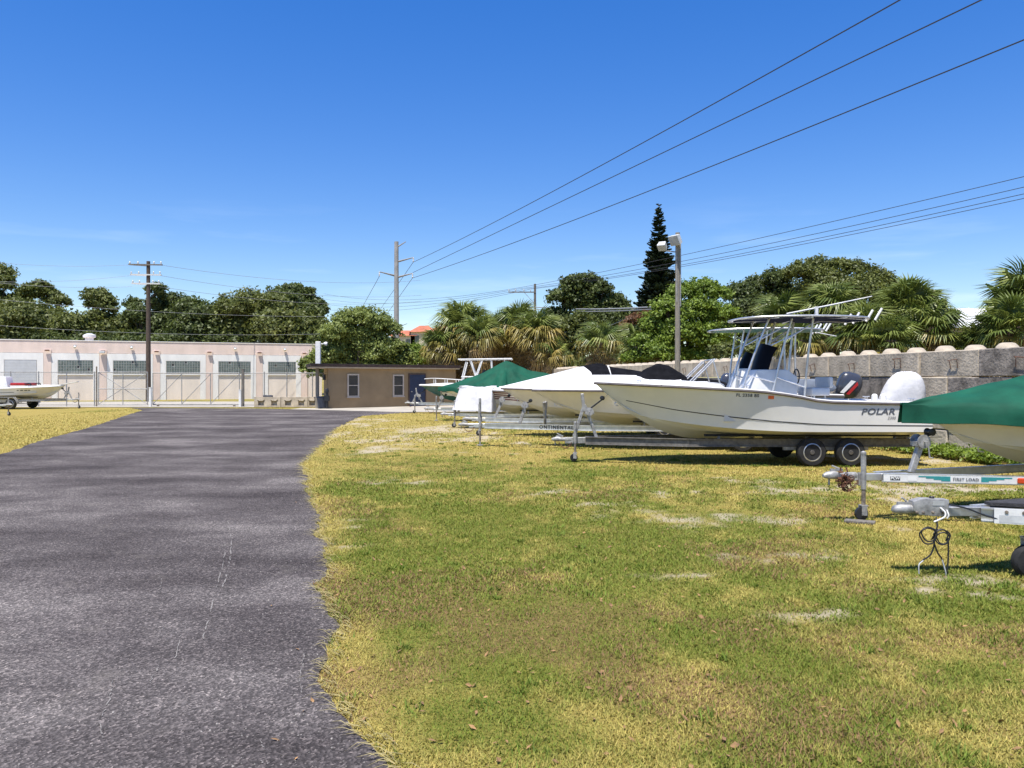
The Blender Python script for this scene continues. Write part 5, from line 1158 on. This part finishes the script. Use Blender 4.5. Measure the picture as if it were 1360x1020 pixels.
# ================================================================ vegetation
def leaf_cloud(lobes, n, size, rng, clump=.20, up=.25, aspect=.55, bottom=.35, shell=.62):
    """lobes: (centre, radius xyz). Leaves sit in clumps on and inside each lobe"""
    L_ = [(Vector(c), Vector(r)) for c, r in lobes]; wts = np.array([r.x*r.z for _, r in L_])**1.0; wts /= wts.sum()
    P = []; NRM = []; RND = []
    for (c, r), wt in zip(L_, wts):
        m_ = int(n*wt); per = 26; k = max(8, m_//per)
        d = rng.normal(size=(k, 3)); d /= np.linalg.norm(d, axis=1)[:,None]; d[:,2] = np.where(d[:,2] < -bottom, -d[:,2]*.6, d[:,2])
        rad = (shell+(1.08-shell)*rng.random(k)**.6)
        wob = 1+.30*(vnoise(d[:,0]*2.3+c.x, d[:,1]*2.3+d[:,2]*3.1+c.z, 4)-.5)*2
        cc = np.array(c)+d*rad[:,None]*wob[:,None]*np.array(r)
        cr_ = rng.random(k)                                     # one tone for a clump
        ct = np.repeat(cc, per, 0); dt = np.repeat(d, per, 0); tone = np.repeat(cr_, per)
        g = rng.normal(size=ct.shape); cs = clump*float(min(r))
        P.append(ct+g*cs*np.array([1,1,.6])*np.repeat(.5+rng.random(k), per)[:,None])
        nn = dt*.6+rng.normal(size=ct.shape)*.6+np.array([0,0,up]); NRM.append(nn/np.linalg.norm(nn, axis=1)[:,None]); RND.append(np.clip(.55*tone+.45*rng.random(len(ct)), 0, 1))
    P = np.concatenate(P); NRM = np.concatenate(NRM); RND = np.concatenate(RND); N = len(P)
    a = rng.normal(size=P.shape); t = np.cross(NRM, a); t /= np.linalg.norm(t, axis=1)[:,None]+1e-9; b = np.cross(NRM, t)
    s = (size*(.55+.9*rng.random(N)))[:,None]
    v0 = P-t*s; v1 = P-b*s*aspect*.9+NRM*s*.12; v2 = P+t*s; v3 = P+b*s*aspect+NRM*s*.12
    vs = np.stack([v0, v1, v2, v3], 1).reshape(-1, 3); fs = np.arange(4*N).reshape(-1, 4)
    return vs, fs, RND
def tree(name, label, D, lobes, leaf, n, size, group=None, trunk_px=None, tr=.28, bark='bark', base=0, spread=.30, limbs=True, **k):
    """lobes in photo pixels at depth D: (px, py, radius px[, flatten])"""
    rng = np.random.default_rng(abs(hash(label)) % 1000 if False else sum(map(ord, label)))
    W_ = []
    for l in lobes:
        px, py, r = l[:3]; fl = l[3] if len(l) > 3 else .8; dd = D+rng.uniform(-1, 1)*r/F*D*.7; c = at(px, py, dd); r_ = r/F*D; W_.append((c, (r_, r_*.95, r_*fl)))
    tp = trunk_px if trunk_px else float(np.mean([l[0] for l in lobes])); root = at(tp, HY, D); t = thing(name, label, 'tree', (root.x, root.y, base), 0, group)
    W2 = [(Vector(c)-t.location, r) for c, r in W_]
    top = max(c.z for c, r in W2); b = MB(); mid = Vector((np.mean([c.x for c, r in W2])*.4, np.mean([c.y for c, r in W2])*.4, top*.45))
    zmin = min(c.z-r[2]*.5 for c, r in W2); fk = Vector((mid.x, mid.y, max(.8, min(zmin, top*.5))))
    b.tube([(0,0,-.15), (fk.x*.3, fk.y*.3, fk.z*.45), fk], [tr*1.3, tr, tr*.8], 10); tk = b.build('trunk', bark, t)
    if limbs:
        for c, r in W2:
            b = MB(); m1 = fk.lerp(c, .5)+Vector((0,0,.08*(c-fk).length)); b.tube(curve([fk-Vector((0,0,.1)), m1, c], 4), [tr*.6*(1-i/8.5)+.015 for i in range(9)], 7)
            for j in range(3):
                e_ = c+Vector((rng.normal()*r[0]*.5, rng.normal()*r[1]*.5, abs(rng.normal())*r[2]*.5)); b.tube([m1.lerp(c, .6), c.lerp(e_, .5)+Vector((0,0,.05)), e_], [tr*.22, tr*.14, .012], 5)
            b.build('limb', bark, tk)
    vs, fs, rnd = leaf_cloud(W2, n, size, rng, **k)
    o = npmesh('crown', vs, fs, leaf, {'rnd': ('FACE', rnd)}); o.parent = t
    return t
BGL = 'trees behind the warehouse'
tree('oak_tree', 'wide dark oak at the far left end behind the warehouse', 96, [(-30,425,40), (22,430,36), (55,428,32), (92,436,26), (10,455,40), (70,455,35)], 'leaf_oak', 37700, 0.203, BGL)
tree('pine_tree', 'sparse pine crown cut off by the left edge above the oaks', 100, [(-6,366,20,.7), (8,376,11,.7), (-10,395,16,.6), (12,398,10,.6)], 'leaf_oak', 7540, 0.187, BGL, trunk_px=-8, clump=.3, tr=.2, bottom=.8)
tree('pine_tree', 'umbrella shaped pine with open limbs left of the roof vent', 99, [(38,388,14,.55), (52,383,16,.6), (66,392,13,.55), (80,399,12,.5), (28,398,10,.6)], 'leaf_oak', 11600, 0.172, BGL, trunk_px=56, clump=.26, tr=.22, bottom=.9)
tree('pine_tree', 'tall slender pine with pale branching trunk right of the roof vent', 97, [(128,393,15,.6), (140,401,14,.6), (122,404,9,.6), (146,409,10,.5), (131,420,13,.6)], 'leaf_oak', 10150, 0.172, BGL, trunk_px=140, clump=.26, tr=.2, bark='bark_pale', bottom=.9)
tree('oak_tree', 'dark oak low behind the warehouse left of the wooden pole', 98, [(112,445,26), (150,440,28), (178,436,24), (130,460,30), (185,455,26)], 'leaf_oak', 24650, 0.195, BGL)
tree('pine_tree', 'thin ragged tree rising right behind the wooden pole top', 94, [(178,404,9,.8), (186,415,12,.8), (206,384,11,.6), (212,392,8,.6), (203,402,9,.7), (174,420,9)], 'leaf_dark', 6090, 0.172, BGL, trunk_px=190, clump=.34, tr=.14, bottom=.9)
tree('oak_tree', 'rounded dark oak just right of the wooden pole behind the warehouse', 95, [(232,410,22), (258,418,26), (282,424,24), (222,435,28), (262,445,34), (295,445,26)], 'leaf_dark', 31900, 0.195, BGL)
tree('oak_tree', 'broad flat topped oak right of center behind the warehouse', 94, [(308,413,24), (335,408,24), (362,412,26), (325,440,34), (370,440,34), (405,438,28), (425,448,18)], 'leaf_oak', 37700, 0.195, BGL)
tree('oak_tree', 'tallest knobby oak crown behind the right end of the warehouse', 98, [(372,395,16), (392,387,13), (404,390,13), (385,405,22), (415,405,15), (425,412,11), (408,420,20)], 'leaf_dark', 20300, 0.195, BGL, tr=.3)
tree('shade_tree', 'bright light green round tree standing behind the brown office', 63, [(463,428,20), (482,424,20), (446,445,22), (505,432,20), (480,452,30), (520,440,17), (528,462,15), (450,470,26), (505,470,26), (430,475,20), (414,482,14), (405,492,9), (420,498,10), (540,475,14), (470,485,22), (500,490,22), (440,490,18), (530,486,18)], 'leaf_light', 60900, 0.098, clump=.15, tr=.22)
tree('shrub_tree', 'low leafy green tree between the office and the brown palms', 66, [(548,470,15), (560,478,13), (537,482,14)], 'leaf_bright', 10150, 0.101, tr=.12)
CB = 'trees beyond the block wall'
tree('oak_tree', 'dark tall oak left of the spire pine beyond the wall', 82, [(762,380,16), (782,375,15), (800,385,13), (742,398,16), (775,402,28), (812,405,22), (738,425,20), (790,435,34), (830,422,18), (850,425,18), (845,450,24)], 'leaf_dark', 43500, 0.172, CB)
tree('leafy_tree', 'mid green low tree under the pale cables beyond the wall', 72, [(745,435,17), (770,428,15), (735,455,20), (775,455,26), (750,480,26), (815,470,24)], 'leaf_oak', 23200, 0.140, CB, tr=.18)
tree('rusty_tree', 'small tree with rusty brown dying foliage beside the spire pine', 66, [(842,425,9), (855,421,9), (832,434,8), (860,434,8)], 'leaf_rusty', 3770, 0.109, CB, tr=.08, clump=.3)
tree('leafy_tree', 'bright green bushy tree behind the floodlight pole', 47, [(905,392,20), (932,385,20), (955,392,17), (885,412,20), (925,415,26), (960,420,20), (870,432,20), (905,445,28), (945,450,26), (855,455,18), (880,470,26), (925,478,26), (842,476,15)], 'leaf_bright', 60900, 0.082, CB, tr=.16, clump=.16)
tree('oak_tree', 'dark oak behind the T-tops with a tree line top toward the right', 52, [(985,392,22), (1005,383,20), (1032,372,18), (1000,415,30), (1045,400,30), (975,440,26), (1020,445,30), (960,462,22), (1065,430,30)], 'leaf_dark', 46400, 0.094, CB, tr=.24)
tree('oak_tree', 'broad olive green oak above the palms right of the T-tops', 50, [(1060,362,17), (1085,355,16), (1110,355,15), (1138,360,17), (1165,372,18), (1190,385,16), (1095,380,28), (1140,388,28), (1180,402,22), (1210,402,15), (1228,404,13), (1240,420,12), (1110,415,34), (1170,425,30)], 'leaf_oak', 58000, 0.090, CB, tr=.26)
tree('oak_tree', 'far row of low trees filling the gap behind the palms at right', 70, [(1250,440,18), (1320,445,22), (1280,455,16), (1370,440,26)], 'leaf_dark', 13050, 0.156, CB, tr=.2)

# ---------------------------------------------------------------- fan palms
def frond_mesh(name, m, nl=27, droop=.30, fold=.22, L_=1.0, pet=.85):
    b = MB(); b.tube([(0,0,0), (pet*.5,0,.05), (pet,0,0)], [.022,.018,.012], 4, cap=False)
    rg = random.Random(nl+int(droop*100))
    for i in range(nl):
        a = lerp(-2.15, 2.15, i/(nl-1))+rg.uniform(-.05,.05); l = L_*(1-.22*abs(a/2.15)**1.6)*rg.uniform(.88,1.06); w_ = .036*L_
        d = Vector((math.cos(a), math.sin(a), 0)); s = Vector((-d.y, d.x, 0)); o = Vector((pet,0,0)); z1 = .05-fold*abs(math.sin(a))*.5; z2 = z1-droop*rg.uniform(.6,1.5)
        p1 = o+d*l*.58+Vector((0,0,z1*.58)); tip = o+d*l*(1-.12*droop)+Vector((0,0,z2-.06))
        b.add([o, p1-s*w_+Vector((0,0,-.02)), p1+Vector((0,0,.018)), p1+s*w_+Vector((0,0,-.02)), tip], [(0,1,2), (0,2,3), (1,4,3)])
    return b.build(name, m, None, smooth=0, fix=False)
FG = [frond_mesh('frond', 'frond_green', 27, .22), frond_mesh('frond', 'frond_green', 25, .45)]
FY = frond_mesh('frond', 'frond_yellow', 23, .5); FDD = [frond_mesh('frond', 'frond_dead', 20, .75, .6), frond_mesh('frond', 'frond_dead', 18, .9, .7)]
def palm(label, px, py, D, fl, ng=26, nd=12, ny_=4, trunk=True, skirt=1.0, group='fan palms', low=-.35, seed=0):
    rg = random.Random(sum(map(ord, label))+seed); c = at(px, py, D); t = thing('fan_palm', label, 'palm', (c.x, c.y, 0), 0, group); z = c.z
    b = MB(); n_ = max(3, int(z/.35)); b.tube([(.06*math.sin(i), .05*math.cos(i*1.3), -.1+(z+.1)*i/n_) for i in range(n_+1)], [.19+.03*(i % 2) for i in range(n_+1)], 10); b.build('trunk', 'palm_trunk', t)
    for i in range(ng+ny_):
        f = (i+.5)/(ng+ny_); el = lerp(1.35, low, f**.9)+rg.uniform(-.15,.15); az = i*2.399+rg.uniform(-.3,.3); src = rg.choice(FG) if i < ng else FY; k = fl*rg.uniform(.82,1.1)
        inst(src, t, (0,0,z-.05+rg.uniform(-.15,.1)), (rg.uniform(-.35,.35), -el, az), (k,k,k), 'frond')
    for i in range(nd):
        el = rg.uniform(-1.45, -.5); az = i*2.399+rg.uniform(-.4,.4); k = fl*rg.uniform(.75,1.0)
        inst(rg.choice(FDD), t, (0,0,z-.1-rg.uniform(0,.75)*skirt*fl), (rg.uniform(-.4,.4), -el, az), (k,k,k), 'frond')
    return t
# clump of brown skirted palms behind the green tent
for (lb, px, py, D, fl, ng, nd, ny_, sk_) in [('leftmost brown skirted palm beside the office roof', 588, 462, 60, 1.15, 18, 57, 18, 1.6), ('palm with upright green head left in the brown clump', 614, 432, 61, 1.35, 33, 57, 10, 2.6), ('brown palm with drooping dead skirt above the pipe tower', 640, 448, 59, 1.2, 18, 68, 14, 2.0),
        ('golden headed palm in the middle of the brown clump', 664, 446, 62, 1.2, 15, 57, 28, 2.2), ('palm with green head near the thin utility pole', 690, 432, 61, 1.25, 31, 51, 14, 2.4), ('yellow green palm at the right end of the brown clump', 714, 446, 59, 1.3, 23, 54, 28, 2.2), ('low brown palm bent over behind the green tent', 734, 472, 58, 1.0, 10, 51, 9, 1.4)]:
    palm(lb, px, py, D, fl, ng, nd, ny_, skirt=sk_, group='brown skirted palms')
palm('lone brown palm standing beyond the black canvas cover', 797, 455, 54, 1.15, 16, 40, 8, skirt=1.7, group='brown skirted palms')
palm('small green palm left of the bright bushy tree', 850, 462, 48, 1.0, 24, 6, 3)
for (lb, px, py, D, fl, ng, nd, ny_, sk_) in [('green palm behind the T-top canopies beyond the wall', 1040, 425, 29, 0.70, 40, 10, 4, .8), ('low palm with yellowing leaves right above the wall behind the rear T-top legs', 1062, 452, 27, 0.59, 21, 18, 12, .8), ('green palm above the rod holders of the POLAR boat', 1105, 412, 28.5, 0.74, 43, 7, 3, .8),
        ('palm with long arching leaves left of the tan flower stalk', 1150, 440, 26, 0.74, 40, 15, 6, .9), ('largest green palm with a tan dead tuft at its heart', 1208, 418, 26.5, 0.83, 48, 18, 6, 1.0), ('palm leaning out right beside the white roofed shed', 1232, 436, 25.5, 0.70, 35, 13, 4, .9), ('low palm over the wall right of the white roofed shed', 1305, 455, 24.5, 0.55, 32, 10, 6, .7),
        ('green palm low at the right edge above the wall', 1345, 436, 23.5, 0.70, 40, 13, 4, .9), ('tall palm with dead brown leaves at the upper right edge', 1364, 402, 26, 0.86, 45, 28, 4, 1.1), ('dusky low palm filling under the oak behind the wall', 1082, 440, 30, 0.67, 35, 13, 4, .8), ('dusky palm tucked between the two largest wall palms', 1180, 452, 25, 0.59, 29, 13, 6, .7)]:
    palm(lb, px, py, D, fl, ng, nd, ny_, skirt=sk_, group='palms above the wall')
b = MB(); pr_ = bpy.data.objects  # tan seed stalks in the big palm
big_ = [o for o in pr_ if o.get('label', '').startswith('largest green palm')][0]
for k in range(46):
    q = Vector((random.gauss(.05,.28), -.75+random.gauss(0,.12), at(1218,422,26).z+random.gauss(0,.2))); b.tube([q, q+Vector((random.gauss(0,.1), random.gauss(0,.05), random.gauss(.02,.1)))], [.012,.006], 4)
mat('seed_stalk', (.42,.24,.09), .9, var=.3); b.build('seed_stalk', 'seed_stalk', big_)
for o in FG+[FY]+FDD: bpy.data.objects.remove(o)

# ---------------------------------------------------------------- spire shaped Norfolk pine
ND = 76; q = at(875, HY, ND); npine = thing('norfolk_pine', 'tall dark spire shaped pine rising above the trees beside the floodlight pole', 'tree', (q.x, q.y, 0)); NH = at(875, 272, ND).z
b = MB(); b.tube([(0,0,-.1), (0,0,NH*.5), (0,0,NH)], [.26,.16,.02], 10); b.build('trunk', 'bark', npine)
def branch_mesh(seed):
    rg = random.Random(seed); b = MB(); b.tube([(0,0,0), (.5,0,-.05), (1,0,.06)], [.035,.02,.008], 4, cap=False)
    for i in range(26):
        t = .15+.85*i/25; o = Vector((t, 0, -.05*math.sin(t*3))); 
        for sd in (1, -1):
            l = .30*(1.15-t*.65)*rg.uniform(.7,1.2); e_ = o+Vector((l*.75, sd*l*.8, l*.35+rg.uniform(-.03,.06))); w_ = .05
            b.add([o+Vector((-w_,0,0)), o+Vector((w_,0,.02)), e_+Vector((w_,0,.015)), e_+Vector((-w_,0,0))], [(0,1,2,3)]); b.add([o+Vector((0,0,-.03)), o+Vector((0,0,.045)), e_+Vector((0,0,.05)), e_+Vector((0,0,-.02))], [(0,1,2,3)])
    return b.build('branch', 'branch_needle', None, smooth=0, fix=False)
BRS = [branch_mesh(1), branch_mesh(2)]; rg = random.Random(11); tiers = 60
for i in range(tiers):
    f = i/(tiers-1); z = lerp(NH*.30, NH*.985, f); l = lerp(2.45, .28, f**1.05)*rg.uniform(.85,1.12); m_ = 8 if f < .85 else 6
    for k in range(m_):
        az = 2*math.pi*k/m_+i*.7+rg.uniform(-.15,.15); s_ = l*rg.uniform(.85,1.12)
        inst(rg.choice(BRS), npine, (0,0,z+rg.uniform(-.3,.3)), (rg.uniform(-.5,.5), -rg.uniform(-.05,.55), az), (s_, s_*.95 if s_ > .6 else .6, max(.7, s_*.8)), 'branch')
for o in BRS: bpy.data.objects.remove(o)

# ---------------------------------------------------------------- weeds along the wall, far hedges
def weeds(label, pts, leaf='leaf_bright', n=1500, size=.045, h=.32):
    rng = np.random.default_rng(sum(map(ord, label))); c0 = Vector(pts[0]); L_ = [((p[0]-c0.x, p[1]-c0.y, h*.35), (p[2], p[2]*.7, h*.6)) for p in pts]; vs, fs, rnd = leaf_cloud(L_, n, size, rng, clump=.3, bottom=.2)
    vs[:,2] = np.maximum(vs[:,2], .01); o = npmesh('weeds', vs, fs, leaf, {'rnd': ('FACE', rnd)}); o.location = (c0.x, c0.y, 0); tag(o, label, 'weeds')
def wp(y, off=.35): t = (y-WA.y)/wd.y; q = WA+wd*t; return (q.x-off, q.y)
weeds('leafy green weeds at the wall foot between the POLAR stern and green cover', [(*wp(y), .35) for y in np.arange(15.4, 20.5, .4)], n=9000)
weeds('green weeds at the wall foot behind the POLAR stern', [(*wp(y), .3) for y in np.arange(20.8, 24, .5)], n=2500)
tree('hedge_tree', 'low dark thicket behind the office and palms', 74, [(560,480,16), (600,478,18), (640,480,18), (680,480,18), (720,482,18), (580,492,16), (660,492,16)], 'leaf_dark', 13050, 0.156, tr=.15)
tree('hedge_tree', 'low green thicket close behind the right half of the wall', 33, [(960,470,18), (1000,468,20), (1040,465,20), (1080,465,20), (1120,462,20), (1170,462,22), (1220,462,22), (1270,460,20), (1320,458,22), (1370,455,22)], 'leaf_oak', 21750, 0.066, tr=.1)
tree('hedge_tree', 'low green thicket behind the left half of the wall', 60, [(740,488,16), (780,486,16), (820,484,16), (860,480,18), (900,480,18)], 'leaf_oak', 10150, 0.117, tr=.1)

tree('hedge_tree', 'low continuous thicket just behind the warehouse roof line', 92, [(x, 458, 22) for x in range(-20, 440, 26)], 'leaf_dark', 16000, .2, tr=.15, trunk_px=210)
